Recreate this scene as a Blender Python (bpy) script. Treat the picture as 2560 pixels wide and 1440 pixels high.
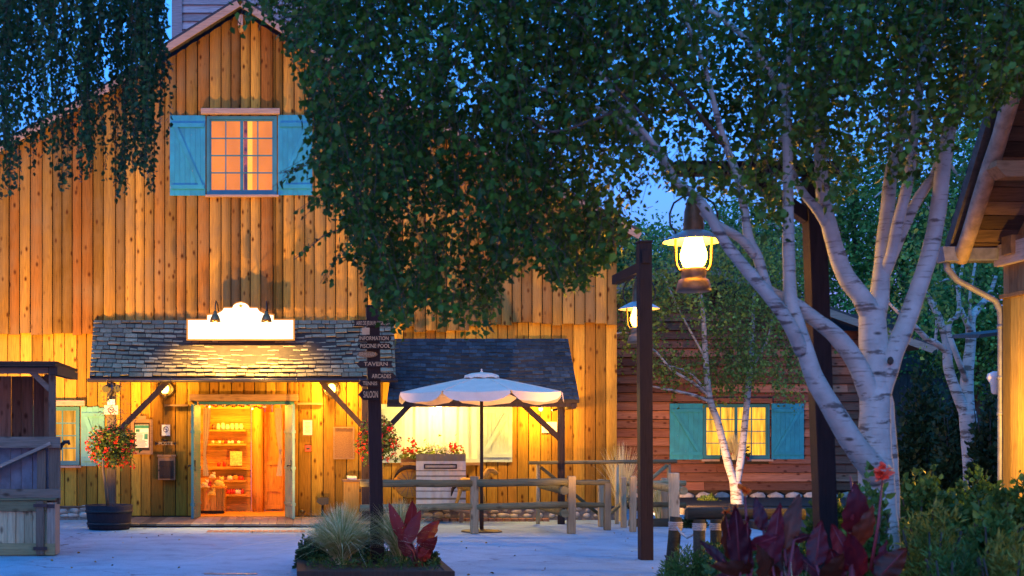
import bpy, math, random
import numpy as np
from mathutils import Vector, noise as mnoise
random.seed(7); np.random.seed(7)
R = math.radians
for o in list(bpy.data.objects): bpy.data.objects.remove(o)
scene = bpy.context.scene; C = scene.collection
# ---------------------------------------------------------------- camera
F = 3250.0; VX = 740.0; HY = 1090.0; H = 1.55      # focal length in photo pixels, principal point, eye height
cam = bpy.data.cameras.new('camera'); camo = bpy.data.objects.new('camera', cam); C.objects.link(camo)
camo.location = (0, 0, H); camo.rotation_euler = (R(90), 0, 0)
cam.sensor_width = 36; cam.sensor_fit = 'HORIZONTAL'; cam.lens = F/2560*36
cam.shift_x = (1280-VX)/2560; cam.shift_y = (HY-720)/2560
cam.clip_start = .1; cam.clip_end = 600
cam.dof.use_dof = True; cam.dof.focus_distance = 21.5; cam.dof.aperture_fstop = 2.6
scene.camera = camo
# ---------------------------------------------------------------- dusk sky
w = bpy.data.worlds.new('World'); scene.world = w; w.use_nodes = True
nt = w.node_tree; N = nt.nodes; L = nt.links
bg = N['Background']
sky = N.new('ShaderNodeTexSky'); sky.sky_type = 'NISHITA'; sky.sun_disc = False
sky.sun_elevation = R(7); sky.sun_rotation = R(200); sky.dust_density = .3; sky.ozone_density = 6
mul = N.new('ShaderNodeMixRGB'); mul.blend_type = 'MULTIPLY'; mul.inputs[0].default_value = 1
mul.inputs[2].default_value = (2.25, 1.80, 2.45, 1)
L.new(sky.outputs[0], mul.inputs[1])
tc = N.new('ShaderNodeTexCoord'); sp = N.new('ShaderNodeSeparateXYZ'); mr = N.new('ShaderNodeMapRange')
L.new(tc.outputs['Generated'], sp.inputs[0]); L.new(sp.outputs['Z'], mr.inputs[0])
mr.inputs[1].default_value = 0.1; mr.inputs[2].default_value = .75; mr.inputs[3].default_value = 0; mr.inputs[4].default_value = 1
m2 = N.new('ShaderNodeMixRGB'); m2.blend_type = 'MULTIPLY'; m2.inputs[0].default_value = 1
zr_ = N.new('ShaderNodeMixRGB'); zr_.inputs[1].default_value = (1.7, .82, .93, 1); zr_.inputs[2].default_value = (1.7, 6.6, 5.4, 1)
L.new(mr.outputs[0], zr_.inputs[0]); L.new(mul.outputs[0], m2.inputs[1]); L.new(zr_.outputs[0], m2.inputs[2])
L.new(m2.outputs[0], bg.inputs[0]); bg.inputs[1].default_value = .10
sun = bpy.data.lights.new('sun', 'SUN'); sun.energy = .35; sun.angle = R(30); sun.color = (.25, .62, 1)
suno = bpy.data.objects.new('sun', sun); C.objects.link(suno); suno.rotation_euler = (R(52), 0, R(-22))
scene.view_settings.view_transform = 'Standard'; scene.view_settings.look = 'None'
scene.view_settings.exposure = 0; scene.view_settings.gamma = 1
# ---------------------------------------------------------------- helpers
def W(px, py, Y): return Vector(((px-VX)*Y/F, Y, H-(py-HY)*Y/F))
def XS(px, Y): return (px-VX)*Y/F
def ZS(py, Y): return H-(py-HY)*Y/F
rnd = random.random; U = random.uniform
class MB:
    def __init__(s): s.v = []; s.f = []; s.t = []; s.tint = .5; s.smooth = []
    def add(s, vs, fs, smooth=False):
        n = len(s.v); s.v += [tuple(v) for v in vs]; s.t += [s.tint]*len(vs)
        s.f += [tuple(i+n for i in f) for f in fs]; s.smooth += [smooth]*len(fs)
        return s
    def box(s, x0, x1, y0, y1, z0, z1):
        return s.add([(x0,y0,z0),(x1,y0,z0),(x1,y1,z0),(x0,y1,z0),(x0,y0,z1),(x1,y0,z1),(x1,y1,z1),(x0,y1,z1)],
              [(0,3,2,1),(4,5,6,7),(0,1,5,4),(1,2,6,5),(2,3,7,6),(3,0,4,7)])
    def hexa(s, q, d):                      # quad prism: q four points, extruded by d
        q = [Vector(p) for p in q]; d = Vector(d)
        return s.add(q+[p+d for p in q], [(0,3,2,1),(4,5,6,7),(0,1,5,4),(1,2,6,5),(2,3,7,6),(3,0,4,7)])
    def beam(s, a, b, w, h, up=(0,0,1)):    # rectangular bar
        a = Vector(a); b = Vector(b); d = (b-a).normalized(); up = Vector(up)
        if abs(d.dot(up)) > .98: up = Vector((0,1,0))
        sx = d.cross(up).normalized()*w/2; sy = sx.cross(d).normalized()*h/2
        return s.hexa([a-sx-sy, a+sx-sy, a+sx+sy, a-sx+sy], b-a)
    def tube(s, pts, rad, seg=8, cap=True, wob=0):
        pts = [Vector(p) for p in pts]; n = len(pts)
        if not hasattr(rad, '__len__'): rad = [rad]*n
        vs = []; ref = None
        for i, p in enumerate(pts):
            d = (pts[min(i+1,n-1)]-pts[max(i-1,0)]).normalized()
            if ref is None:
                ref = Vector((1,0,0)) if abs(d.x) < .8 else Vector((0,1,0))
            a = (ref-d*ref.dot(d)).normalized(); b = d.cross(a); ref = a
            for k in range(seg):
                an = 2*math.pi*k/seg; r = rad[i]*(1+(U(-wob,wob) if wob else 0))
                vs.append(p+a*math.cos(an)*r+b*math.sin(an)*r)
        fs = [(i*seg+k, i*seg+(k+1)%seg, (i+1)*seg+(k+1)%seg, (i+1)*seg+k) for i in range(n-1) for k in range(seg)]
        s.add(vs, fs, True)
        if cap and seg > 3:
            m = len(s.v)-len(vs)
            s.f.append(tuple(m+k for k in reversed(range(seg)))); s.smooth.append(False)
            s.f.append(tuple(m+(n-1)*seg+k for k in range(seg))); s.smooth.append(False)
        return s
    def lathe(s, c, prof, seg=20, a0=0, sy=1):     # profile (r, z) about vertical axis
        c = Vector(c); n = len(prof)
        vs = [c+Vector((r*math.cos(2*math.pi*k/seg+a0), sy*r*math.sin(2*math.pi*k/seg+a0), z)) for r, z in prof for k in range(seg)]
        fs = [(i*seg+k, i*seg+(k+1)%seg, (i+1)*seg+(k+1)%seg, (i+1)*seg+k) for i in range(n-1) for k in range(seg)]
        return s.add(vs, fs, True)
    def ell(s, c, r, seg=10, rings=6, jit=0):
        c = Vector(c); vs = []
        for i in range(rings+1):
            th = math.pi*i/rings
            for k in range(seg):
                an = 2*math.pi*k/seg; j = 1+U(-jit, jit) if jit else 1
                vs.append(c+Vector((r[0]*math.sin(th)*math.cos(an)*j, r[1]*math.sin(th)*math.sin(an)*j, r[2]*math.cos(th)*j)))
        fs = [(i*seg+k, (i+1)*seg+k, (i+1)*seg+(k+1)%seg, i*seg+(k+1)%seg) for i in range(rings) for k in range(seg)]
        return s.add(vs, fs, True)
    def prism(s, pts, y0, y1):              # outline in XZ, thickness in Y
        n = len(pts)
        vs = [(x, y0, z) for x, z in pts]+[(x, y1, z) for x, z in pts]
        fs = [tuple(range(n)), tuple(reversed(range(n, 2*n)))]+[(i, i+n, (i+1)%n+n, (i+1)%n) for i in range(n)]
        return s.add(vs, fs)
def wloc(o):
    v = Vector((0,0,0))
    while o: v += o.location; o = o.parent
    return v
def link(name, me, parent, org):
    o = bpy.data.objects.new(name, me); C.objects.link(o)
    if parent: o.parent = parent
    else: o.location = org
    return o
def build(name, mb, mat, parent=None, bevel=0):
    V = np.array(mb.v, dtype=float)
    if parent: org = wloc(parent)
    else: org = Vector(((V[:,0].min()+V[:,0].max())/2, (V[:,1].min()+V[:,1].max())/2, V[:,2].min()))
    V -= np.array(org)
    me = bpy.data.meshes.new(name); me.from_pydata(V.tolist(), [], mb.f)
    me.polygons.foreach_set('use_smooth', mb.smooth)
    a = me.attributes.new('tint', 'FLOAT', 'POINT'); a.data.foreach_set('value', mb.t)
    me.materials.append(mat); me.update()
    o = link(name, me, parent, org)
    if bevel:
        b = o.modifiers.new('bevel', 'BEVEL'); b.width = bevel; b.segments = 2; b.limit_method = 'ANGLE'; b.angle_limit = R(40)
    return o
def tag(o, label=None, cat=None, group=None, kind=None):
    if label: o['label'] = label
    if cat: o['category'] = cat
    if group: o['group'] = group
    if kind: o['kind'] = kind
    return o
def empty(name, loc, label, cat, group=None):
    o = bpy.data.objects.new(name, None); C.objects.link(o); o.location = loc; o.empty_display_size = .2
    return tag(o, label, cat, group)
def copy_tree(o, parent=None):
    c = o.copy(); C.objects.link(c); c.parent = parent
    for ch in list(o.children): copy_tree(ch, c)
    return c
def text(name, s, c, size, mat, parent, width=None, depth=.006, rot=(math.pi/2,0,0)):
    cu = bpy.data.curves.new(name, 'FONT'); cu.body = s; cu.size = size; cu.extrude = depth; cu.align_x = 'CENTER'; cu.align_y = 'CENTER'
    cu.offset = size*.012; cu.resolution_u = 3
    t = bpy.data.objects.new(name+'_tmp', cu); C.objects.link(t)
    bpy.context.view_layer.update()
    me = bpy.data.meshes.new_from_object(t); bpy.data.objects.remove(t)
    V = np.zeros(len(me.vertices)*3); me.vertices.foreach_get('co', V); V = V.reshape(-1,3)
    if width:
        wd = V[:,0].max()-V[:,0].min(); V[:,0] *= width/wd
    me.vertices.foreach_set('co', V.ravel()); me.name = name
    me.materials.clear(); me.materials.append(mat)
    o = bpy.data.objects.new(name, me); C.objects.link(o); o.parent = parent
    o.location = Vector(c)-wloc(parent); o.rotation_euler = rot
    return o
# ---------------------------------------------------------------- materials
def mat_base(name):
    m = bpy.data.materials.new(name); m.use_nodes = True
    return m, m.node_tree.nodes, m.node_tree.links, m.node_tree.nodes['Principled BSDF']
def node(N, t, **k):
    n = N.new(t)
    for a, b in k.items(): setattr(n, a, b)
    return n
def mixc(N, L, fac, a, b, blend='MIX'):
    m = N.new('ShaderNodeMixRGB'); m.blend_type = blend
    for i, x in enumerate((fac, a, b)):
        if hasattr(x, 'links'): L.new(x, m.inputs[i])
        elif isinstance(x, (int, float)): m.inputs[i].default_value = x
        else: m.inputs[i].default_value = (*x, 1)
    return m.outputs[0]
def ramp(N, L, src, stops):
    r = N.new('ShaderNodeValToRGB'); L.new(src, r.inputs[0]); e = r.color_ramp.elements
    e[0].position = stops[0][0]; e[1].position = stops[-1][0]
    for p, c in stops[1:-1]: e.new(p)
    for i, (p, c) in enumerate(stops):
        e[i].position = p; e[i].color = (*c, 1) if hasattr(c, '__len__') else (c, c, c, 1)
    return r.outputs[0]
def coords(N, L, scale, tint=True):
    tcn = N.new('ShaderNodeTexCoord'); mp = N.new('ShaderNodeMapping'); mp.inputs['Scale'].default_value = scale
    L.new(tcn.outputs['Object'], mp.inputs[0]); out = mp.outputs[0]
    if tint:
        at = node(N, 'ShaderNodeAttribute', attribute_name='tint')
        mu = node(N, 'ShaderNodeMath', operation='MULTIPLY'); L.new(at.outputs['Fac'], mu.inputs[0]); mu.inputs[1].default_value = 37
        ad = node(N, 'ShaderNodeVectorMath', operation='ADD'); L.new(out, ad.inputs[0]); L.new(mu.outputs[0], ad.inputs[1]); out = ad.outputs[0]
    return out
def noise(N, L, vec, sc, det=4, rough=.55):
    n = N.new('ShaderNodeTexNoise'); n.inputs['Scale'].default_value = sc; n.inputs['Detail'].default_value = det; n.inputs['Roughness'].default_value = rough
    L.new(vec, n.inputs['Vector']); return n.outputs['Fac']
def bump(N, L, B, h, st=.4, dist=.01):
    b = N.new('ShaderNodeBump'); b.inputs['Strength'].default_value = st; b.inputs['Distance'].default_value = dist
    L.new(h, b.inputs['Height']); L.new(b.outputs[0], B.inputs['Normal'])
def wood(name, c1, c2, c3=None, axis='Z', knots=1.0, rough=.75, var=1.0, weather=None):
    m, N, L, B = mat_base(name)
    lo, hi = .7, 11
    sc = {'Z': (hi,hi,lo), 'X': (lo,hi,hi), 'Y': (hi,lo,hi)}[axis]
    v = coords(N, L, sc)
    n1 = noise(N, L, v, 1.0, 5, .6); n2 = noise(N, L, v, 5.0, 4, .65)
    at = node(N, 'ShaderNodeAttribute', attribute_name='tint')
    col = mixc(N, L, ramp(N, L, n1, [(.3, 0), (.7, 1)]), c1, c2)
    tv = ramp(N, L, at.outputs['Fac'], [(0, .42), (.5, .92), (1, 1.5)]) if var else None
    if var: col = mixc(N, L, var, col, tv, 'MULTIPLY')
    if var:                                   # some boards redder
        sn = node(N, 'ShaderNodeMath', operation='SINE'); mu = node(N, 'ShaderNodeMath', operation='MULTIPLY'); L.new(at.outputs['Fac'], mu.inputs[0]); mu.inputs[1].default_value = 91
        L.new(mu.outputs[0], sn.inputs[0])
        col = mixc(N, L, ramp(N, L, sn.outputs[0], [(.2, 0), (1, .8)]), col, c3 or c1)
    col = mixc(N, L, .75, col, ramp(N, L, n2, [(.28, .5), (.5, .95), (.72, 1.25)]), 'MULTIPLY')
    if weather:
        v2 = coords(N, L, (1,1,1), False); n3 = noise(N, L, v2, .9, 5, .6)
        col = mixc(N, L, ramp(N, L, n3, [(.42, 0), (.68, .8)]), col, weather)
    if knots:
        ks = {'Z': (8,8,4.2), 'X': (4.2,8,8), 'Y': (8,4.2,8)}[axis]
        vk = coords(N, L, ks)
        vo = N.new('ShaderNodeTexVoronoi'); vo.inputs['Scale'].default_value = 1.15; vo.inputs['Randomness'].default_value = 1; L.new(vk, vo.inputs['Vector'])
        k = ramp(N, L, vo.outputs['Distance'], [(.09, 1), (.18, .6), (.30, 0)])
        gt = node(N, 'ShaderNodeSeparateColor'); L.new(vo.outputs['Color'], gt.inputs[0])
        g = ramp(N, L, gt.outputs[0], [(.35, 0), (.5, knots)])
        kk = mixc(N, L, 1, k, g, 'MULTIPLY')
        col = mixc(N, L, kk, col, (c1[0]*.22, c1[1]*.13, c1[2]*.1))
    L.new(col, B.inputs['Base Color']); B.inputs['Roughness'].default_value = rough; B.inputs['Specular IOR Level'].default_value = .12
    bump(N, L, B, n2, .5, .006)
    return m
def plain(name, c, rough=.6, metal=0, nsc=12, amt=.35, b=.2, spec=.5):
    m, N, L, B = mat_base(name)
    v = coords(N, L, (1,1,1)); n = noise(N, L, v, nsc, 5)
    col = mixc(N, L, 1, c, ramp(N, L, n, [(.3, 1-amt), (.7, 1+amt*.6)]), 'MULTIPLY')
    L.new(col, B.inputs['Base Color']); B.inputs['Roughness'].default_value = rough; B.inputs['Metallic'].default_value = metal
    B.inputs['Specular IOR Level'].default_value = spec
    if b: bump(N, L, B, n, b, .01)
    return m
def paint(name, c, under, chip=.62, rough=.55):
    m, N, L, B = mat_base(name)
    v = coords(N, L, (6,6,1.2)); n = noise(N, L, v, 3, 7, .7); v2 = coords(N, L, (1,1,1)); n2 = noise(N, L, v2, 3, 4)
    c2 = mixc(N, L, 1, c, ramp(N, L, n2, [(.3, .75), (.7, 1.15)]), 'MULTIPLY')
    col = mixc(N, L, ramp(N, L, n, [(chip, 0), (chip+.03, 1)]), c2, under)
    L.new(col, B.inputs['Base Color']); B.inputs['Roughness'].default_value = rough; bump(N, L, B, n, .25, .004)
    return m
def emit(name, c, st, vary=0, sc=3, stretch=(1,1,.5)):
    m, N, L, B = mat_base(name)
    B.inputs['Base Color'].default_value = (.03, .025, .02, 1); B.inputs['Specular IOR Level'].default_value = 0; B.inputs['Emission Strength'].default_value = st
    if vary:
        v = coords(N, L, stretch); n = noise(N, L, v, sc, 3)
        col = mixc(N, L, 1, c, ramp(N, L, n, [(.3, 1-vary), (.7, 1+vary)]), 'MULTIPLY'); L.new(col, B.inputs['Emission Color'])
    else: B.inputs['Emission Color'].default_value = (*c, 1)
    return m
def leafmat(name, dark, light, trans=.35, rough=.5):
    m, N, L, B = mat_base(name)
    at = node(N, 'ShaderNodeAttribute', attribute_name='tint')
    col = ramp(N, L, at.outputs['Fac'], [(0, dark), (.75, light), (1, tuple(min(1, x*1.5) for x in light))])
    L.new(col, B.inputs['Base Color']); B.inputs['Roughness'].default_value = rough; B.inputs['Specular IOR Level'].default_value = .3
    tr = N.new('ShaderNodeBsdfTranslucent'); L.new(col, tr.inputs[0]); mx = N.new('ShaderNodeMixShader'); mx.inputs[0].default_value = trans
    L.new(B.outputs[0], mx.inputs[1]); L.new(tr.outputs[0], mx.inputs[2]); L.new(mx.outputs[0], N['Material Output'].inputs[0])
    return m
def bark(name, white, darkc, thr=.60):
    m, N, L, B = mat_base(name)
    v = coords(N, L, (2.2,2.2,9), False); n = noise(N, L, v, 1.6, 6, .65)
    v2 = coords(N, L, (1,1,1), False); n2 = noise(N, L, v2, 7, 5, .6)
    vo = N.new('ShaderNodeTexVoronoi'); L.new(coords(N, L, (2.2,2.2,5.5), False), vo.inputs['Vector']); vo.inputs['Scale'].default_value = 1.5
    col = mixc(N, L, ramp(N, L, n2, [(.35, 0), (.65, 1)]), white, tuple(x*.72 for x in white))
    vs_ = coords(N, L, (3,3,34), False); n4 = noise(N, L, vs_, 1.3, 3, .6)
    col = mixc(N, L, ramp(N, L, n4, [(.60, 0), (.68, .55)]), col, darkc)
    col = mixc(N, L, ramp(N, L, n, [(thr, 0), (thr+.05, .85)]), col, darkc)
    sc_ = node(N, 'ShaderNodeSeparateColor'); L.new(vo.outputs['Color'], sc_.inputs[0])
    dd_ = mixc(N, L, 1, ramp(N, L, vo.outputs['Distance'], [(.07, .9), (.15, 0)]), ramp(N, L, sc_.outputs[0], [(.55, 0), (.6, 1)]), 'MULTIPLY')
    col = mixc(N, L, dd_, col, tuple(x*.5 for x in darkc))
    L.new(col, B.inputs['Base Color']); B.inputs['Roughness'].default_value = .8; bump(N, L, B, n, .6, .015)
    return m
M = {}
M['upper_board'] = wood('upper_boards', (.32,.155,.024), (.46,.245,.036), (.27,.095,.016), weather=(.25,.16,.06))
M['lower_board'] = wood('lower_boards', (.38,.20,.025), (.50,.28,.035), (.31,.135,.018))
M['backing'] = plain('dark_backing_lap_shade', (.045,.03,.02), .9)  # fills barn joints; in the cabin gaps it stands in for lap shadow
M['trim'] = wood('trim_wood', (.30,.17,.09), (.40,.25,.14), axis='X', knots=.4)
M['rake'] = wood('rake_wood', (.40,.27,.19), (.52,.38,.28), axis='X', knots=.3, var=.5)
M['roof'] = plain('roof_cover', (.07,.06,.055), .85, amt=.5)
M['shingle'] = wood('old_shingles', (.25,.19,.105), (.40,.31,.18), (.20,.165,.11), axis='Y', knots=0, rough=.8, var=.6)
M['slate'] = wood('dark_shingles', (.035,.05,.058), (.065,.085,.095), (.03,.04,.05), axis='Y', knots=0, rough=.8, var=.8)
M['teal'] = paint('teal_paint', (.014,.26,.36), (.40,.38,.35), .66)
M['teal_pale'] = paint('pale_teal_paint', (.11,.36,.33), (.36,.40,.36), .68)
M['teal_frame'] = paint('teal_frame_paint', (.025,.17,.20), (.10,.18,.19), .72)
M['mint'] = paint('mint_paint', (.46,.60,.50), (.40,.38,.30), .74)
M['mint_door'] = paint('mint_door_paint', (.22,.40,.26), (.35,.35,.25), .74)
M['dark_wood'] = wood('dark_posts', (.055,.036,.028), (.085,.056,.042), axis='Z', knots=.5)
M['post_paint'] = wood('stained_post', (.024,.018,.020), (.038,.028,.030), axis='Z', knots=.2, rough=.55)
M['grey_wood'] = wood('weathered_wood', (.15,.12,.09), (.24,.20,.155), (.12,.09,.065), axis='Z', knots=.7)
M['grey_wood_x'] = wood('weathered_rails', (.16,.135,.105), (.26,.225,.18), axis='X', knots=.7)
M['stall_brown'] = wood('stall_boards', (.11,.075,.055), (.17,.12,.09), axis='Z', knots=.9)
M['log'] = wood('green_grey_logs', (.18,.155,.075), (.29,.25,.13), (.14,.135,.075), axis='X', knots=.6)
M['log_z'] = wood('fence_posts', (.30,.24,.14), (.44,.37,.23), axis='Z', knots=.7)
M['log_dark'] = wood('dark_log', (.055,.052,.035), (.10,.095,.06), axis='X', knots=.4)
M['red_wall'] = wood('red_clapboard', (.25,.10,.055), (.35,.155,.09), (.21,.08,.05), axis='X', knots=.9)
M['tower'] = wood('grey_lap_boards', (.30,.28,.27), (.42,.40,.38), axis='X', knots=.3)
M['deck'] = wood('deck_boards', (.22,.16,.11), (.32,.25,.18), axis='X', knots=.3)
M['orange_in'] = wood('interior_pine', (.60,.30,.05), (.72,.40,.08), axis='X', knots=.4, rough=.6)
M['orange_inz'] = wood('interior_pine_upright', (.60,.30,.05), (.72,.40,.08), axis='Z', knots=.5, rough=.6)
M['lodge'] = wood('lodge_boards', (.22,.13,.06), (.31,.20,.10), axis='Z', knots=.3)
M['lodge_dark'] = wood('soffit_boards', (.10,.065,.045), (.17,.11,.075), axis='X', knots=.2)
M['bark_log'] = plain('peeled_log', (.34,.25,.19), .8, nsc=9, amt=.45, b=.6)
M['pale_beam'] = wood('pale_beam', (.46,.36,.30), (.58,.48,.42), axis='Y', knots=.2)
M['iron'] = plain('black_iron', (.02,.02,.024), .5, .3)
M['gutter'] = plain('bronze_gutter', (.06,.05,.055), .4, .6, amt=.2)
M['zinc'] = plain('zinc_pipe', (.17,.18,.21), .6, .15, amt=.3)
M['brown_metal'] = plain('lantern_brown', (.24,.15,.08), .45, .3)
M['lantern_shade'] = plain('lantern_shade', (.52,.48,.45), .45, .1, amt=.15)
M['brass'] = plain('bronze_lamp', (.16,.11,.05), .3, .7, amt=.2)
M['white_paint'] = plain('white_paint', (.78,.76,.72), .6, amt=.08, b=.05)
M['pink'] = plain('pink_plate', (.62,.42,.46), .6, amt=.1)
M['cream'] = plain('cream_cloth', (.74,.68,.52), .85, amt=.1)
M['stripe_dark'] = plain('stripe_tan', (.26,.21,.12), .85, amt=.1)
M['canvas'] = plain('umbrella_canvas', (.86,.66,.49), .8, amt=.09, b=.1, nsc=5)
M['curtain'] = plain('white_curtain', (.76,.70,.55), .9, amt=.05, b=0)
M['orange_curtain'] = plain('orange_curtain', (.66,.40,.17), .9, amt=.1)
M['red'] = plain('red_plastic', (.6,.03,.02), .4, amt=.05)
M['flower_red'] = leafmat('red_petals', (.45,.006,.008), (.75,.02,.015), .25)
M['flower_dark'] = leafmat('dark_red_petals', (.16,.006,.03), (.32,.012,.045), .2)
M['flower_white'] = leafmat('white_petals', (.6,.55,.4), (.8,.75,.6), .3)
M['flower_orange'] = leafmat('orange_petals', (.75,.10,.015), (.85,.22,.03), .35)
M['flower_coral'] = leafmat('coral_petals', (.7,.06,.03), (.85,.13,.07), .35)
M['flower_yellow'] = leafmat('yellow_petals', (.7,.5,.06), (.8,.65,.15), .3)
M['stone'] = plain('river_stone', (.44,.38,.31), .8, nsc=6, amt=.5)
M['mortar'] = plain('mortar', (.24,.19,.15), .95, nsc=20, amt=.4)
M['brick'] = plain('edge_brick', (.36,.17,.09), .85, amt=.4)
M['barrel'] = wood('barrel_staves', (.035,.028,.035), (.06,.048,.05), axis='Z', knots=0)
M['soil'] = plain('soil', (.035,.025,.018), .95, nsc=25, amt=.6, b=.8)
M['cork'] = plain('cork_panel', (.26,.13,.055), .9, nsc=60, amt=.4)
M['birch'] = bark('birch_bark', (.44,.45,.40), (.07,.05,.04), .57)
M['birch_warm'] = bark('birch_bark_slim', (.66,.58,.50), (.12,.08,.055), .53)
M['twig'] = plain('twig_bark', (.07,.05,.04), .8)
M['dark_bark'] = plain('dark_bark', (.05,.04,.03), .9)
M['leaf_birch'] = leafmat('birch_leaves', (.016,.046,.005), (.065,.155,.016), .3)
M['leaf_weep'] = leafmat('weeping_leaves', (.012,.034,.008), (.042,.10,.022), .3)
M['leaf_mid'] = leafmat('light_birch_leaves', (.09,.14,.02), (.28,.36,.06), .35)
M['leaf_bg'] = leafmat('far_leaves', (.035,.12,.025), (.13,.30,.06), .3)
M['leaf_bush'] = leafmat('bush_leaves', (.012,.032,.012), (.035,.075,.025), .25)
M['leaf_cover'] = leafmat('cover_leaves', (.022,.065,.014), (.085,.19,.04), .3)
M['leaf_fern'] = leafmat('fern_leaves', (.065,.11,.015), (.22,.26,.05), .35)
M['leaf_geran'] = leafmat('geranium_leaves', (.02,.05,.010), (.09,.14,.03), .3)
M['canna'] = leafmat('canna_leaves', (.045,.008,.016), (.15,.02,.036), .35, .4)
M['canna_red'] = leafmat('red_canna_leaves', (.10,.010,.012), (.27,.03,.028), .4, .4)
M['canna_bronze'] = leafmat('canna_bronze_leaves', (.06,.018,.012), (.12,.035,.02), .35, .4)
M['stem_red'] = plain('red_stem', (.22,.03,.04), .5)
M['grass_pale'] = leafmat('pale_grass', (.62,.54,.24), (.92,.80,.46), .4)
M['grass_green'] = leafmat('green_grass', (.12,.18,.03), (.34,.40,.11), .35)
M['rope'] = plain('rope', (.55,.5,.42), .9, nsc=60)
M['globe'] = emit('lit_globe', (1,.45,.022), 210)
M['globe_far'] = emit('lit_globe_far', (1,.45,.03), 45)
M['wall_globe'] = emit('lit_wall_globe', (1,.55,.07), 18)
M['bulb'] = emit('lit_bulb', (1,.7,.3), 60)
M['sign_face'] = emit('sign_face_lamp_glow', (1,.86,.55), 2.6)  # emission puts the sign lamps' glare into the face; no lightbox behind
M['sign_border'] = emit('sign_border_lamp_glow', (1,.30,.03), .75)  # border also glows in place of lamplight falling on it
M['letter'] = plain('carved_letters', (.50,.37,.20), .7, amt=.2)
M['board'] = wood('sign_boards', (.022,.018,.017), (.036,.028,.025), axis='X', knots=.3)
M['win_upper'] = emit('lit_room_upper', (1,.25,.006), .95, .2, 2)
M['win_cabin'] = emit('lit_curtain_cabin_fold_shade', (1,.46,.03), 1.3, .62, 4, (3.4,3.4,.35))  # stretched noise paints the folds' light and shade into the glow
M['win_left'] = emit('lit_curtain_left_fold_shade', (1,.42,.045), .85, .55, 4, (3,3,.3))  # fold light and shade painted into this glow as well
M['glass'] = None
def glassmat():
    m, N, L, B = mat_base('window_glass')
    t = N.new('ShaderNodeBsdfTransparent'); g = N.new('ShaderNodeBsdfGlossy'); g.inputs['Roughness'].default_value = .05
    mx = N.new('ShaderNodeMixShader'); mx.inputs[0].default_value = .02
    L.new(t.outputs[0], mx.inputs[1]); L.new(g.outputs[0], mx.inputs[2]); L.new(mx.outputs[0], N['Material Output'].inputs[0]); return m
M['glass'] = glassmat()
def groundmat():
    m, N, L, B = mat_base('plaza_asphalt')
    v = coords(N, L, (1,1,1), False)
    n = noise(N, L, v, .35, 5, .6); n2 = noise(N, L, v, 60, 3, .7); n3 = noise(N, L, v, 2.2, 6, .7)
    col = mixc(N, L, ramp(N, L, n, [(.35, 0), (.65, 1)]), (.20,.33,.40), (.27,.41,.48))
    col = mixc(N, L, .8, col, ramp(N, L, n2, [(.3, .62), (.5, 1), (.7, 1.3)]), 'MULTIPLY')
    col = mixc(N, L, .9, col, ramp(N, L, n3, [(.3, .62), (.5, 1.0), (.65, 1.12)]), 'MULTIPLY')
    vo = N.new('ShaderNodeTexVoronoi'); vo.feature = 'DISTANCE_TO_EDGE'; vo.inputs['Scale'].default_value = .22
    nz = N.new('ShaderNodeTexNoise'); nz.inputs['Scale'].default_value = 2.5; L.new(v, nz.inputs['Vector'])
    ad = node(N, 'ShaderNodeVectorMath', operation='ADD'); L.new(v, ad.inputs[0]); L.new(nz.outputs['Color'], ad.inputs[1]); L.new(ad.outputs[0], vo.inputs['Vector'])
    cr = ramp(N, L, vo.outputs['Distance'], [(.0, .9), (.004, .7), (.009, 0)])
    gate = ramp(N, L, n3, [(.47, 0), (.56, .9)])
    col = mixc(N, L, mixc(N, L, 1, cr, gate, 'MULTIPLY'), col, (.06,.055,.05))
    L.new(col, B.inputs['Base Color']); B.inputs['Roughness'].default_value = .8; bump(N, L, B, n2, .5, .01)
    return m
M['ground'] = groundmat()
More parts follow.
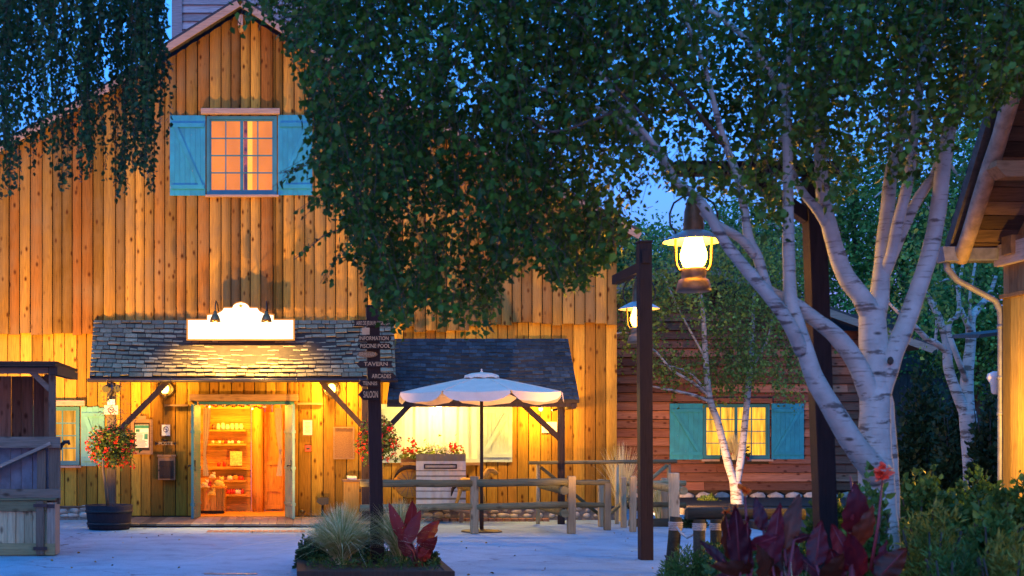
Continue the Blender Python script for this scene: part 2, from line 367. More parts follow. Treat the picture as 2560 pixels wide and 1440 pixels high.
# ---------------------------------------------------------------- leaves in bulk
T_LEAF = np.array([(0,0,0),(.28,.34,.06),(.66,.24,.07),(1,0,-.04),(.66,-.24,.07),(.28,-.34,.06)])
F_LEAF = [(0,3,2,1),(0,5,4,3)]
T_KITE = np.array([(0,0,0),(.4,.36,.05),(1,0,0),(.4,-.36,.05)]); F_KITE = [(0,2,1),(0,3,2)]
T_NARROW = np.array([(0,0,0),(.35,.13,.03),(1,0,-.05),(.35,-.13,.03)])
def leaves(name, P, D, S, T, mat, parent, tmpl='leaf', kind=None):
    P = np.asarray(P, float); D = np.asarray(D, float); S = np.asarray(S, float); T = np.asarray(T, float); n = len(P)
    D /= np.linalg.norm(D, axis=1)[:,None]+1e-9
    Rv = np.random.normal(size=(n,3)); sd = np.cross(D, Rv); sd /= np.linalg.norm(sd, axis=1)[:,None]+1e-9; nn = np.cross(D, sd)
    tm, fc = {'leaf': (T_LEAF, F_LEAF), 'kite': (T_KITE, F_KITE), 'narrow': (T_NARROW, F_KITE)}[tmpl]
    k = len(tm)
    V = (P[:,None,:]+S[:,None,None]*(tm[None,:,0:1]*D[:,None,:]+tm[None,:,1:2]*sd[:,None,:]+tm[None,:,2:3]*nn[:,None,:])).reshape(-1,3)
    org = np.array(wloc(parent)) if parent else np.array([V[:,0].mean(), V[:,1].mean(), V[:,2].min()])
    V = V-org; fl = len(fc[0]); nf = len(fc)
    idx = (np.array(fc)[None,:,:]+(np.arange(n)*k)[:,None,None]).reshape(-1)
    me = bpy.data.meshes.new(name); me.vertices.add(len(V)); me.vertices.foreach_set('co', V.ravel())
    me.loops.add(len(idx)); me.loops.foreach_set('vertex_index', idx.astype(np.int32))
    me.polygons.add(n*nf); me.polygons.foreach_set('loop_start', (np.arange(n*nf)*fl).astype(np.int32))
    me.polygons.foreach_set('loop_total', np.full(n*nf, fl, np.int32))
    me.update(calc_edges=True); me.validate()
    a = me.attributes.new('tint', 'FLOAT', 'POINT'); a.data.foreach_set('value', np.repeat(T, k))
    me.materials.append(mat)
    o = link(name, me, parent, Vector(org))
    if kind: o['kind'] = kind
    return o
# ================================================================ SETTING
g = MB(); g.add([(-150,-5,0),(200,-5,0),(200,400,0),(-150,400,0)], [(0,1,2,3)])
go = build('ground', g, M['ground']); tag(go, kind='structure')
g = MB()                                             # brick paver strip set in the plaza before the door
for i in range(16):
    for j in range(2):
        g.tint = rnd(); x = XS(520, 21.4)+i*.1; y = 20.9+j*.22; g.box(x+.004, x+.094, y+.005, y+.213, -.02, .006)
tag(build('paving', g, M['brick']), kind='structure')
g = MB()
for i in range(8):
    g.tint = rnd(); x = XS(520, 15.2)+i*.075; g.box(x, x+.07, 14.55, 14.62, -.02, .006)
tag(build('paving', g, M['gutter']), kind='structure')
# planted bed on the right, a low mound of soil
g = MB(); nx, ny = 30, 30; vs = []
for j in range(ny):
    for i in range(nx):
        Y = 5+j*(10.2)/(ny-1); xl = XS(1690, Y)+.12*math.sin(Y*3); xr = 14
        t = i/(nx-1); X = xl+(xr-xl)*t; z = .02+.28*min(1, t*5)*(1 if j not in (ny-1,) else 0)+.05*mnoise.noise(Vector((X*2,Y*2,0)))*(t > 0)
        vs.append((X, Y, max(z, .004)))
g.add(vs, [(j*nx+i, j*nx+i+1, (j+1)*nx+i+1, (j+1)*nx+i) for j in range(ny-1) for i in range(nx-1)], True)
tag(build('flower_bed_soil', g, M['soil']), kind='structure')
g = MB()
g.box(XS(1560, 28), 26, 26.3, 29.9, -.02, .14); g.box(XS(2120, 18), 26, 16, 26.2, -.02, .12)
tag(build('back_bed_soil', g, M['soil']), kind='structure')

# ================================================================ BARN
def vplank(mb, x1, x2, Y, th, za, zb, zc, zd, cv=.012):        # za,zb bottom left/right, zc,zd top left/right
    n = 5; w_ = x2-x1
    if w_ < .005: return
    prof = [(x1+w_*t, Y-cv*(1-(2*t-1)**2)) for t in [i/(n-1) for i in range(n)]]
    ring = prof+[(x2, Y+th), (x1, Y+th)]; k = len(ring); vs = []
    for (a, b) in ((za, zb), (zc, zd)):
        vs += [(x, y, a+(b-a)*(x-x1)/w_) for x, y in ring]
    mb.add(vs, [(i, (i+1)%k, k+(i+1)%k, k+i) for i in range(k)]+[tuple(range(k)), tuple(reversed(range(k, 2*k)))])
def vboards(mb, xa, xb, Y, th, zlo, zhi, pitch, ops=(), gap=.006, cv=.012, jy=.008, var=.15):
    x = xa
    while x < xb-.01:
        x2 = min(x+pitch*U(1-var, 1+var), xb); mb.tint = rnd(); yo = U(-jy, jy); lo = zlo((x+x2)/2)
        cuts = sorted({x+gap/2, x2-gap/2} | {e for o in ops for e in o[:2] if x+gap/2 < e < x2-gap/2})
        for a, b in zip(cuts, cuts[1:]):
            m_ = (a+b)/2; iv = [(lo, None)]
            for o in ops:
                if o[0] < m_ < o[1]:
                    ni = []
                    for (l, h) in iv:
                        top = zhi(m_) if h is None else h
                        if o[3] <= l or o[2] >= top: ni.append((l, h)); continue
                        if o[2] > l+.01: ni.append((l, o[2]))
                        if o[3] < top-.01: ni.append((o[3], h))
                    iv = ni
            for l, h in iv:
                ha, hb = (zhi(a), zhi(b)) if h is None else (h, h)
                if min(ha, hb) > l: vplank(mb, a, b, Y+yo, th, l, l, ha, hb, cv)
        x = x2
def lapboards(mb, z0, z1, pitch, Y, xr, ops=(), out=.035, lmin=2.0, lmax=4.0, th=.02, ov=.93):
    z = z0
    while z < z1-.01:
        a, b = xr(z+pitch/2)
        if b > a:
            x = a
            while x < b-.01:
                x2 = min(x+U(lmin, lmax), b); mb.tint = rnd(); segs = [(x, x2)]
                for o in ops:
                    if o[2] < z+pitch*.7 and o[3] > z+pitch*.3:
                        ns = []
                        for s_, e_ in segs:
                            if o[1] <= s_ or o[0] >= e_: ns.append((s_, e_)); continue
                            if o[0] > s_: ns.append((s_, o[0]))
                            if o[1] < e_: ns.append((o[1], e_))
                        segs = ns
                for s_, e_ in segs:
                    if e_-s_ < .02: continue
                    s2 = s_+.003; e2 = e_-.003; j = U(-.006, .006)
                    mb.add([(s2,Y-out+j,z),(e2,Y-out-j,z),(e2,Y-out+th,z),(s2,Y-out+th,z),(s2,Y-.004,z+pitch*ov),(e2,Y-.004,z+pitch*ov),(e2,Y+th,z+pitch*ov),(s2,Y+th,z+pitch*ov)],
                           [(0,3,2,1),(4,5,6,7),(0,1,5,4),(1,2,6,5),(2,3,7,6),(3,0,4,7)])
                x = x2
        z += pitch
def shingles(mb, TL, TR, BL, BR, rows, wid, th=.022, jit=.02, sag=0):
    TL, TR, BL, BR = map(Vector, (TL, TR, BL, BR)); nrm = (TR-TL).cross(BL-TL).normalized()
    if nrm.z < 0: nrm = -nrm
    def p(u, v):                                   # v 0 at the eave, 1 at the top
        return (BL.lerp(BR, u)).lerp(TL.lerp(TR, u), v)+Vector((0,0,-sag*math.sin(math.pi*u)*math.sin(math.pi*v)))
    Lw = (BR-BL).length; dv = 1/rows
    for i in range(rows):
        u = -U(0, .5)*wid/Lw
        while u < 1:
            u2 = u+wid/Lw*U(.6, 1.4); a, b = max(u, 0)+.0013, min(u2, 1)-.0013
            if b > a+.001:
                mb.tint = rnd(); j1 = U(-jit, jit)*dv*4; t1 = th*U(.7, 1.5); t2 = t1*U(.8, 1.2); va = i*dv+j1; vb = min((i+1.25)*dv, 1)
                q = [p(a, va)+nrm*t1, p(b, va+U(-.3,.3)*jit*dv*4)+nrm*t2, p(b, vb)+nrm*.003, p(a, vb)+nrm*.003]
                q2 = [x-nrm*.012 for x in q]
                mb.add(q+q2, [(0,1,2,3),(7,6,5,4),(0,4,5,1),(1,5,6,2),(2,6,7,3),(3,7,4,0)])
            u = u2
def shutter(parent, Y, x0, x1, z0, z1, mat, diag, nb=6, top_j=0):
    mb = MB(); n = nb; w_ = (x1-x0)/n
    for i in range(n):
        mb.tint = rnd(); mb.box(x0+i*w_+.002, x0+(i+1)*w_-.002, Y-.030, Y-.004, z0, z1+U(0, top_j))
    mb.box(x0+.002, x1-.002, Y-.024, Y-.002, z0+.01, z1-.01)
    h = z1-z0; w2 = x1-x0; bh = .075; zb = z0+h*.08; zt = z1-h*.15
    for z in (zb, zt): mb.tint = rnd(); mb.box(x0+w2*.05, x1-w2*.03, Y-.052, Y-.0295, z, z+bh)
    a, b = (x0+w2*.10, x1-w2*.08) if diag > 0 else (x1-w2*.10, x0+w2*.08)
    s = .05 if diag > 0 else -.05
    mb.tint = rnd(); mb.hexa([(a, Y-.0515, zt), (a+s*1.6, Y-.0515, zt), (b, Y-.0515, zb+bh), (b-s*1.6, Y-.0515, zb+bh)], (0, .022, 0))
    o = build('shutter', mb, mat, parent)
    hb = MB()
    for z in (zb+.02, zt+.02):
        xx = x1 if diag > 0 else x0; hb.box(xx-.02, xx+.02, Y-.06, Y-.02, z, z+.03)
    return o
def window(parent, Y, px0, px1, py0, py1, frame_mat, pane_mat, leafs=2, cols=2, rows=4, fw=.055, bar=.022, back=.12, bars=True, folds=0, name='window', sill=True):
    x0, x1, z1, z0 = XS(px0, Y), XS(px1, Y), ZS(py0, Y), ZS(py1, Y)
    f = MB(); d0, d1 = Y-.035, Y+.10
    f.box(x0, x0+fw, d0, d1, z0, z1); f.box(x1-fw, x1, d0, d1, z0, z1)
    f.box(x0+fw, x1-fw, d0+.002, d1-.002, z1-fw, z1); f.box(x0+fw, x1-fw, d0+.002, d1-.002, z0, z0+fw*1.3)
    wn = build(name, f, frame_mat, parent)
    ix0, ix1, iz0, iz1 = x0+fw, x1-fw, z0+fw*1.3, z1-fw
    lw = (ix1-ix0)/leafs
    if bars:
        b = MB()
        for l in range(leafs):
            a0 = ix0+l*lw; a1 = a0+lw; s = .03
            b.box(a0, a0+s, Y-.015, Y+.03, iz0, iz1); b.box(a1-s, a1, Y-.015, Y+.03, iz0, iz1)
            b.box(a0+s, a1-s, Y-.013, Y+.028, iz1-s, iz1); b.box(a0+s, a1-s, Y-.013, Y+.028, iz0, iz0+s)
            for c in range(1, cols):
                x = a0+s+(lw-2*s)*c/cols; b.box(x-bar/2, x+bar/2, Y-.008, Y+.02, iz0+s, iz1-s)
            for r in range(1, rows):
                z = iz0+s+(iz1-iz0-2*s)*r/rows; b.box(a0+s, a1-s, Y-.006, Y+.018, z-bar/2, z+bar/2)
        build('glazing_bars', b, frame_mat, wn)
    gl = MB(); gl.box(ix0, ix1, Y+.005, Y+.009, iz0, iz1); build('pane', gl, M['glass'], wn)
    c = MB(); n = 60 if folds else 2; yb = Y+back
    ph = [U(0, 6) for _ in range(4)]
    def fy(t): return yb+(folds*(math.sin(t*38+ph[0])+.6*math.sin(t*71+ph[1])) if folds else 0)
    m_ = .3 if not folds else .02
    vs = []
    for i in range(n+1):
        t = i/n; x = ix0-m_+(ix1-ix0+2*m_)*t
        vs += [(x, fy(t), iz0-m_), (x+(.02*math.sin(t*20) if folds else 0), fy(t*.98+.01), iz1+m_)]
    c.add(vs, [(2*i, 2*i+2, 2*i+3, 2*i+1) for i in range(n)], True)
    build('curtain' if folds else 'lit_room', c, pane_mat, wn)
    return wn
barn = empty('timber_barn', (XS(605, 24), 24, 0), 'large timber barn of golden vertical boards with blue shuttered gable window and shingled porch roofs', 'barn')
YU, YL = 23.90, 23.99
def roof_py(px):
    d = abs(px-603); return 32+d*.64 if d < 212 else 167+(d-212)*.555
pxof = lambda x, Y: VX+x*F/Y
XB0, XB1 = XS(-420, YL), XS(1543, YL)
def opening(px0, px1, py0, py1, Y=YU): return (XS(px0, Y), XS(px1, Y), ZS(py1, Y), ZS(py0, Y))
op_up = [opening(522, 688, 294, 486)]
door = (XS(488, YL), XS(734, YL), -.1, ZS(1004, YL))
op_lo = [door, opening(84, 196, 1020, 1160, YL), opening(1008, 1196, 1012, 1152, YL)]
up = MB()
def bot_u(x):
    p = pxof(x, YU)
    if p < 236: return ZS(835+U(-3, 3), YU)
    if p < 925: return ZS(815, YU)
    if p < 1190: return ZS(random.choice((808, 815, 830, 840, 826)), YU)
    return ZS(808+U(-3, 6), YU)
vboards(up, XB0, XB1-.004, YU, .07, bot_u, lambda x: ZS(roof_py(pxof(x, YU)), YU), .198, op_up, cv=.038, jy=.014, gap=.018)
build('upper_siding', up, M['upper_board'], barn)
lo = MB()
def bot_l(x):
    p = pxof(x, YL)
    return ZS(1268, YL) if p < 325 or p > 950 else ZS(1289, YL)
vboards(lo, XB0, XB1, YL, .05, bot_l, lambda x: ZS(786, YL), .205, op_lo, cv=.006, jy=.006, gap=.016)
build('lower_siding', lo, M['lower_board'], barn)
bk = MB(); bk.tint = .5
def cells(mb, xa, xb, Y0, Y1, z0, ops, zh):
    xs = sorted({xa, xb} | {e for o in ops for e in o[:2]} | {XS(p, YL) for p in (391, 603, 815)})
    for a, b in zip(xs, xs[1:]):
        iv = [(z0, None)]
        for o in sorted(ops, key=lambda o: o[2]):
            if o[0] < (a+b)/2 < o[1]:
                l, h = iv.pop(); 
                if o[2] > l: iv.append((l, o[2]))
                iv.append((o[3], h))
        for l, h in iv:
            ha, hb = (zh(a+1e-4)-.03, zh(b-1e-4)-.03) if h is None else (h, h)
            mb.add([(a,Y0,l),(b,Y0,l),(b,Y1,l),(a,Y1,l),(a,Y0,ha),(b,Y0,hb),(b,Y1,hb),(a,Y1,ha)], [(0,3,2,1),(4,5,6,7),(0,1,5,4),(1,2,6,5),(2,3,7,6),(3,0,4,7)])
cells(bk, XB0+.01, XB1-.01, 24.045, 24.13, 0, op_up+op_lo, lambda x: ZS(roof_py(pxof(x, YL)), YL))
build('wall', bk, M['backing'], barn)
sd = MB()                                             # side wall of the barn running back
y = 24.14
while y < 32:
    sd.tint = rnd(); y2 = y+U(.17, .23); sd.box(XB1-.05, XB1-.01, y+.004, y2-.004, .0, ZS(572, 24)); y = y2
build('side_siding', sd, M['lower_board'], barn)
# roofs and rake boards
rf = MB(); rk = MB(); YR = 23.45
def pr(px, Y=YU): return Vector((XS(px, Y), 0, ZS(roof_py(px), Y)))
ap = Vector((XS(603, YU), 0, ZS(28, YU)))
def slab(mb, a, b, y0, y1, th, lift=0):
    a = Vector((a.x, y0, a.z+lift)); b = Vector((b.x, y0, b.z+lift)); d = (b-a).normalized(); n_ = Vector((-d.z, 0, d.x))
    if n_.z < 0: n_ = -n_
    mb.hexa([a, b, b+n_*th, a+n_*th], (0, y1-y0, 0))
cL, cR = Vector((XS(386, YU), 0, ZS(164, YU))), Vector((XS(820, YU), 0, ZS(166, YU)))
for e in (cL, cR):
    slab(rf, ap+Vector((0,0,.055)), e+Vector((0,0,.055)), YR, 26.6, .07)
    slab(rk, ap, e, YR-.03, YR, .12, -.065)
lL = Vector((XS(-420, YU), 0, ZS(roof_py(-420), YU))); lR = Vector((XS(1585, YU), 0, ZS(roof_py(1585), YU)))
for a, e in ((cL, lL), (cR, lR)):
    a = a+Vector((0,0,-.03))
    slab(rf, a+Vector((0,0,.02)), e+Vector((0,0,.05)), YR+.15, 32, .07)
    slab(rk, a+Vector((0,0,-.02)), e, YR+.12, YR+.15, .12, -.07)
rr = build('roof', rf, M['roof'], barn); build('rake_board', rk, M['rake'], barn)
rb = MB(); rb.box(XS(595, 23.5), XS(607, 23.5), YR+.02, 23.95, ZS(64, 23.5), ZS(38, 23.5)); build('ridge_beam', rb, M['rake'], barn)
# upper window
wn = window(barn, YU-.02, 517, 692, 291, 489, M['teal_frame'], M['win_upper'], 2, 2, 4, back=.45)
tb = MB(); tb.box(XS(619, 24.2), XS(631, 24.2), 24.18, 24.22, ZS(500, 24.2), ZS(280, 24.2)); build('curtain_strip', tb, emit('lit_curtain_strip', (1,.52,.03), 1.3), wn)
tb = MB(); tb.box(XS(610, 24.2), XS(618.5, 24.2), 24.18, 24.22, ZS(500, 24.2), ZS(280, 24.2)); build('shaded_strip', tb, plain('plum_drape', (.38,.10,.12), .9), wn)
l = MB(); l.box(XS(503, YU), XS(700, YU), YU-.12, YU-.022, ZS(288, YU), ZS(274, YU)); build('lintel', l, M['rake'], wn, .008)
l = MB(); l.box(XS(514, YU), XS(697, YU), YU-.10, YU-.02, ZS(494, YU), ZS(489, YU)); build('sill', l, M['rake'], wn)
shutter(wn, YU-.02, XS(425, YU), XS(514, YU), ZS(490, YU), ZS(290, YU), M['teal'], 1, 7)
shutter(wn, YU-.02, XS(695, YU), XS(781, YU), ZS(489, YU), ZS(289, YU), M['teal'], -1, 7)
# left lower window
wn = window(barn, YL-.01, 80, 199, 1017, 1163, M['teal_frame'], M['win_left'], 1, 3, 4, fw=.04, folds=.02)
l = MB(); l.box(XS(66, YL), XS(214, YL), YL-.11, YL-.02, ZS(1015, YL), ZS(1001, YL)); build('lintel', l, M['rake'], wn, .008)
l = MB(); l.box(XS(76, YL), XS(204, YL), YL-.10, YL-.02, ZS(1169, YL), ZS(1164, YL)); build('sill', l, M['rake'], wn)
shutter(wn, YL-.01, XS(203, YL), XS(262, YL), ZS(1165, YL), ZS(1020, YL), M['teal_pale'], 1, 4, .03)
# big window under the second porch roof
wn = window(barn, YL-.01, 1004, 1200, 1006, 1156, M['mint'], M['curtain'], 1, 1, 1, bars=False, folds=.022, back=.06)
shutter(wn, YL-.01, XS(952, YL), XS(1008, YL), ZS(1157, YL), ZS(1010, YL), M['mint'], 1, 5)
shutter(wn, YL-.01, XS(1197, YL), XS(1280, YL), ZS(1155, YL), ZS(1011, YL), M['mint'], -1, 8)
l = MB(); l.box(XS(1000, YL), XS(1200, YL), YL-.14, YL-.02, ZS(1163, YL), ZS(1156, YL)); build('sill', l, M['trim'], wn)
# stone plinth with a sill log
st = MB(); ml = MB()
for a, b in ((-420, 322), (950, 1543)):
    ml.box(XS(a, YL), XS(b, YL)-.005, YL-.02, YL+.045, 0, ZS(1268, YL))
    x = XS(a, YL)+.1
    while x < XS(b, YL)-.12:
        zz = .06
        while zz < .2:
            rx, rz = U(.05, .13), U(.035, .065); st.tint = rnd(); st.ell((x+U(-.04,.04), YL-.02, zz+rz*.6), (rx, .035, rz), 9, 6, .12); zz += rz*2.1
        x += U(.16, .24)
build('plinth', ml, M['mortar'], barn); build('plinth_stones', st, M['stone'], barn)
l = MB()
for a, b in ((-420, 322), (955, 1540)): l.tint = rnd(); l.tube([(XS(a, YL), YL-.035, ZS(1267, YL)), (XS(b, YL), YL-.035, ZS(1267, YL))], .022, 6)
build('sill_log', l, M['grey_wood_x'], barn)
l = MB()
for i in range(18): l.tint = rnd(); x = XS(1030, 23.5)+i*.14; l.box(x, x+.115, 23.55, 23.75, 0, .05)
build('brick_edge', l, M['brick'], barn)
# deck step before the shop door
dk = MB(); x = XS(218, 22)
while x < XS(952, 22):
    dk.tint = rnd(); x2 = x+U(.13, .16); dk.box(x+.003, x2-.003, 22.0, 23.97, .03, .062); x = x2
build('deck', dk, M['deck'], barn)
l = MB(); l.box(XS(218, 22), XS(952, 22), 22.03, 22.09, 0, .029); build('deck_fascia', l, M['dark_wood'], barn)
# shop doorway, room behind it
xa, xb, zt = door[0], door[1], door[3]
fr = MB(); fr.box(xa-.01, xa+.035, YL-.05, YL+.14, .064, zt); fr.box(xb-.06, xb+.01, YL-.05, YL+.14, .064, zt); fr.box(xa+.06, xb-.06, YL-.048, YL+.138, zt-.055, zt)
dd = build('doorway', fr, M['teal_frame'], barn)
l = MB(); l.box(XS(474, YL), XS(746, YL), YL-.13, YL-.012, ZS(1003, YL), ZS(986, YL)); build('lintel', l, M['trim'], dd, .01)
for s, nm in ((0, 0), (1, 1)):                         # two leaves swung out
    m_ = MB(); xh = xa+.06 if s == 0 else xb-.16; dx = -.07 if s == 0 else .14; Ld = .74
    p0 = Vector((xh, YL-.06, 0)); p1 = Vector((xh+dx, YL-.06-Ld, 0)); n_ = Vector((.022, 0, 0))
    m_.hexa([p0+Vector((0,0,.075)), p1+Vector((0,0,.075)), p1+Vector((0,0,zt-.07)), p0+Vector((0,0,zt-.07))], (.045, 0, 0))
    for k in range(3):
        zz = .3+k*.65; m_.hexa([p0+Vector((-.015,-.03,zz)), p1+Vector((-.015,.03,zz)), p1+Vector((-.015,.03,zz+.05)), p0+Vector((-.015,-.03,zz+.05))], (.075, 0, 0))
    dr = build('door_leaf', m_, M['mint_door'] if s else M['teal_frame'], barn)
    h = MB(); pm = p0.lerp(p1, .85); h.tube([pm+Vector((-.01,0,1.02)), pm+Vector((-.07,-.02,1.02)), pm+Vector((-.07,.10,1.0))], .012, 6); h.box(pm.x-.016, pm.x+.061, pm.y-.03, pm.y+.05, .93, 1.12); build('handle', h, M['iron'], dr)
YB = 25.9
rm = MB(); X0, X1 = XS(420, YL), XS(812, YL)
lapboards(rm, .064, 2.45, .135, YB, lambda z: (X0, XS(628, YB)), out=.02, th=.06, ov=1.04)
z = .064
while z < 2.45:
    for xx in (X0, X1): rm.tint = rnd(); rm.box(xx-.03, xx+.0, 24.14, YB-.02, z, z+.17)
    z += .175
rmo = build('room_wall', rm, M['orange_in'], barn)
r2 = MB(); vboards(r2, XS(628, YB), X1, YB, .05, lambda x: .064, lambda x: 2.44, .15, cv=.002, jy=.002); build('room_panel', r2, M['orange_inz'], barn)
l = MB(); l.box(X0-.04, X1+.04, 24.14, YB+.1, .0, .060); build('room_floor', l, M['orange_in'], barn)
l = MB(); l.box(X0-.04, X1+.04, 24.14, YB+.1, 2.452, 2.52); build('room_ceiling', l, M['orange_in'], barn)
l = MB(); l.tube([(XS(645, 25.6), 25.6, .062), (XS(645, 25.6), 25.6, .5), (XS(644, 25.6), 25.6, 1.3), (XS(646, 25.6), 25.6, 2.44)], [.10,.11,.10,.105], 12, wob=.07); build('log_column', l, M['orange_inz'], barn)
idr = MB(); a, b = XS(661, 25.8), XS(707, 25.8); zt2 = ZS(1030, 25.8)
idr.box(a, b, 25.80, 25.84, .10, zt2); idr.box(a, a+.05, 25.77, 25.80, .10, zt2); idr.box(b-.05, b, 25.77, 25.80, .10, zt2)
for zz in (.10, .45, .98, zt2-.07): idr.box(a+.05, b-.05, 25.772, 25.80, zz, zz+.07)
build('inner_door', idr, M['orange_inz'], barn)
for px, w_ in ((508, 1), (705, -1)):                  # drapes tied back at the sides of the doorway
    c = MB(); vs = []; n = 14
    for j in range(n+1):
        t = j/n; wd = .05+.09*abs(math.cos(t*2.3))
        for i in range(9):
            u = i/8; vs.append((XS(px, 24.3)+w_*(u*wd), 24.28+.018*math.sin(u*16), ZS(1020+t*170, 24.3)))
    c.add(vs, [(j*9+i, j*9+i+1, (j+1)*9+i+1, (j+1)*9+i) for j in range(n) for i in range(8)], True)
    build('drape', c, M['orange_curtain'], barn)
# porch roofs
def porch(nm, tl, tr, bl, br, yt, yb, y_e, mat, rows, wid, th, sag, gut):
    TLp = Vector((XS(tl, 23.85), 23.85, ZS(yt, 23.85))); TRp = Vector((XS(tr, 23.85), 23.85, ZS(yt, 23.85)))
    BLp = Vector((XS(bl, y_e), y_e, ZS(yb, y_e))); BRp = Vector((XS(br, y_e), y_e, ZS(yb, y_e)))
    u = MB(); u.hexa([TLp, TRp, BRp, BLp], (0, .02, -.05))
    pr_ = build(nm, u, M['backing'], barn)
    s = MB(); shingles(s, TLp, TRp, BLp, BRp, rows, wid, th, .03, sag); build('shingles', s, mat, pr_)
    if gut:
        gm = MB(); gm.tube([BLp+Vector((-.03,-.05,-.055)), BRp+Vector((.03,-.05,-.055))], .036, 8)
        x = BLp.x+.3
        while x < BRp.x: gm.tube([(x, BLp.y-.05, BLp.z-.055), (x+.03, BLp.y-.05, BLp.z-.055)], .042, 8); x += 1.1
        build('gutter', gm, M['gutter'], pr_)
    else:
        gm = MB(); gm.box(BLp.x, BRp.x-.04, y_e+.03, y_e+.09, BLp.z-.12, BLp.z-.045); build('fascia', gm, M['dark_wood'], pr_)
        gm = MB(); gm.tube([(BRp.x-.1, y_e-.02, BRp.z-.11), (BRp.x-.1, 23.95, BRp.z-.11)], .05, 8); build('bracket_log', gm, M['dark_wood'], pr_)
    return pr_
YE = 22.7
p1 = porch('porch_roof', 234, 985, 224, 990, 801, 943, YE, M['shingle'], 13, .19, .034, .05, True)
p2 = porch('porch_roof', 987, 1420, 968, 1449, 847, 1000, YE, M['slate'], 17, .15, .018, .02, False)
def post(par, px, py0, py1, Y, wd, mat, nm='post', rnd_=False):
    m_ = MB(); x = XS(px, Y)
    if rnd_: m_.tube([(x, Y, ZS(py1, Y)), (x, Y, ZS(py0, Y))], wd/2, 10)
    else: m_.box(x-wd/2, x+wd/2, Y-wd/2, Y+wd/2, ZS(py1, Y), ZS(py0, Y))
    return build(nm, m_, mat, par, .008)
ybase = 1090+H*F/22.8
post(p1, 279, 957, ybase-4, 22.8, .15, M['grey_wood']); post(p1, 915, 957, ybase-4, 22.8, .15, M['dark_wood']); post(p2, 1403, 1004, ybase, 22.85, .13, M['dark_wood'], rnd_=True)
def brace(par, a, b, Y, mat, w_=.10):
    m_ = MB(); m_.beam(W(*a, Y), W(*b, Y), .09, w_, (0,1,0)); return build('brace', m_, mat, par)
brace(p1, (282, 1092), (418, 955), 22.8, M['dark_wood']); brace(p1, (912, 1072), (802, 953), 22.8, M['dark_wood'])
brace(p2, (950, 1090), (1030, 1006), 22.8, M['dark_wood'], .08); brace(p2, (1400, 1097), (1302, 1006), 22.85, M['dark_wood'], .08)
m_ = MB(); m_.box(XS(640, 23.5), XS(668, 23.5), 0, .1, 0, .1)
# ledges over the wall boards beside the door
def ledge(px0, px1, py, Y=YL):
    m_ = MB(); m_.box(XS(px0, Y), XS(px1, Y), Y-.08, Y-.012, ZS(py+5, Y), ZS(py, Y)); build('ledge', m_, M['trim'], barn)
ledge(412, 470, 1011); ledge(742, 806, 1007)
# ---------------------------------------------------------------- tower behind the gable
tw = empty('clapboard_tower', (XS(600, 27), 27, 4), 'grey blue clapboard tower rising behind the barn gable', 'tower')
t = MB(); xa, xb = XS(455, 26.6), XS(755, 26.6); lapboards(t, ZS(300, 26.6), ZS(-190, 26.6), .168, 26.6, lambda z: (xa, xb), out=.045, ov=1.04)
build('siding', t, M['tower'], tw)
t = MB(); t.box(xa-.01, xb+.01, 26.63, 29.2, ZS(300, 26.6), ZS(-190, 26.6)); build('wall', t, M['tower'], tw)
for px in (443, 766):
    t = MB(); x = XS(px, 26.6); t.box(x-.105, x+.105, 26.52, 26.72, ZS(300, 26.6), ZS(-190, 26.6)); build('corner_board', t, M['tower'], tw)
# ---------------------------------------------------------------- red cabin
YC = 30.0
cab = empty('clapboard_cabin', (XS(1850, YC), YC, 0), 'reddish brown clapboard cabin with blue shutters behind the slim birch', 'cabin')
cpk = 1700
def cz(px): return 678+abs(px-cpk)*.356
opc = [opening(1760, 1920, 1013, 1144, YC)]
t = MB()
def cxr(z):
    py = HY-(z-H)*F/YC; d = (py-678)/.356
    if d <= 0: return (1, 0)
    return (max(XS(cpk-d, YC), XS(1500, YC)), min(XS(cpk+d, YC), XS(2205, YC)))
lapboards(t, .30, 5.6, .205, YC, cxr, opc, out=.055)
build('siding', t, M['red_wall'], cab)
t = MB()
xs = [XS(p, YC) for p in (1500, 1700, 1760, 1920, 2203)]
def cc(a, b, l, h=None):
    ha, hb = (ZS(cz(pxof(a, YC)), YC)-.05, ZS(cz(pxof(b, YC)), YC)-.05) if h is None else (h, h)
    t.add([(a,YC+.03,l),(b,YC+.03,l),(b,YC+.2,l),(a,YC+.2,l),(a,YC+.03,ha),(b,YC+.03,hb),(b,YC+.2,hb),(a,YC+.2,ha)], [(0,3,2,1),(4,5,6,7),(0,1,5,4),(1,2,6,5),(2,3,7,6),(3,0,4,7)])
cc(xs[0], xs[1], 0); cc(xs[1], xs[2], 0); cc(xs[3], xs[4], 0); cc(xs[2], xs[3], 0, opc[0][2]); cc(xs[2], xs[3], opc[0][3])
t.box(xs[4]-.15, xs[4]-.02, YC+.21, YC+6, 0, 3.3)
build('wall', t, M['backing'], cab)  # dark backing seen through the board gaps imitates the lap shadows
t = MB(); k = MB(); pk = Vector((XS(cpk, YC), 0, ZS(664, YC)))
for p in (1480, 2300):
    e = Vector((XS(p, YC), 0, ZS(664+abs(p-cpk)*.356, YC))); slab(t, pk, e, YC-.75, YC+6, .07, .03); slab(k, pk, e, YC-.78, YC-.74, .16, -.13)
build('roof', t, M['roof'], cab); build('rake_board', k, M['rake'], cab)
t = MB()
for i in range(14):
    t.tint = rnd(); t.ell((XS(1580+i*45, YC-.1), YC-.1, .15), (.2, .06, .11), 9, 5, .12)
build('plinth_stones', t, M['stone'], cab)
wn = window(cab, YC-.03, 1757, 1923, 1010, 1148, M['teal_frame'], M['win_cabin'], 2, 2, 4, fw=.05, folds=.02, bar=.02)
l = MB(); l.box(XS(1752, YC), XS(1926, YC), YC-.12, YC-.04, ZS(1008, YC), ZS(996, YC)); build('lintel', l, M['red_wall'], wn)
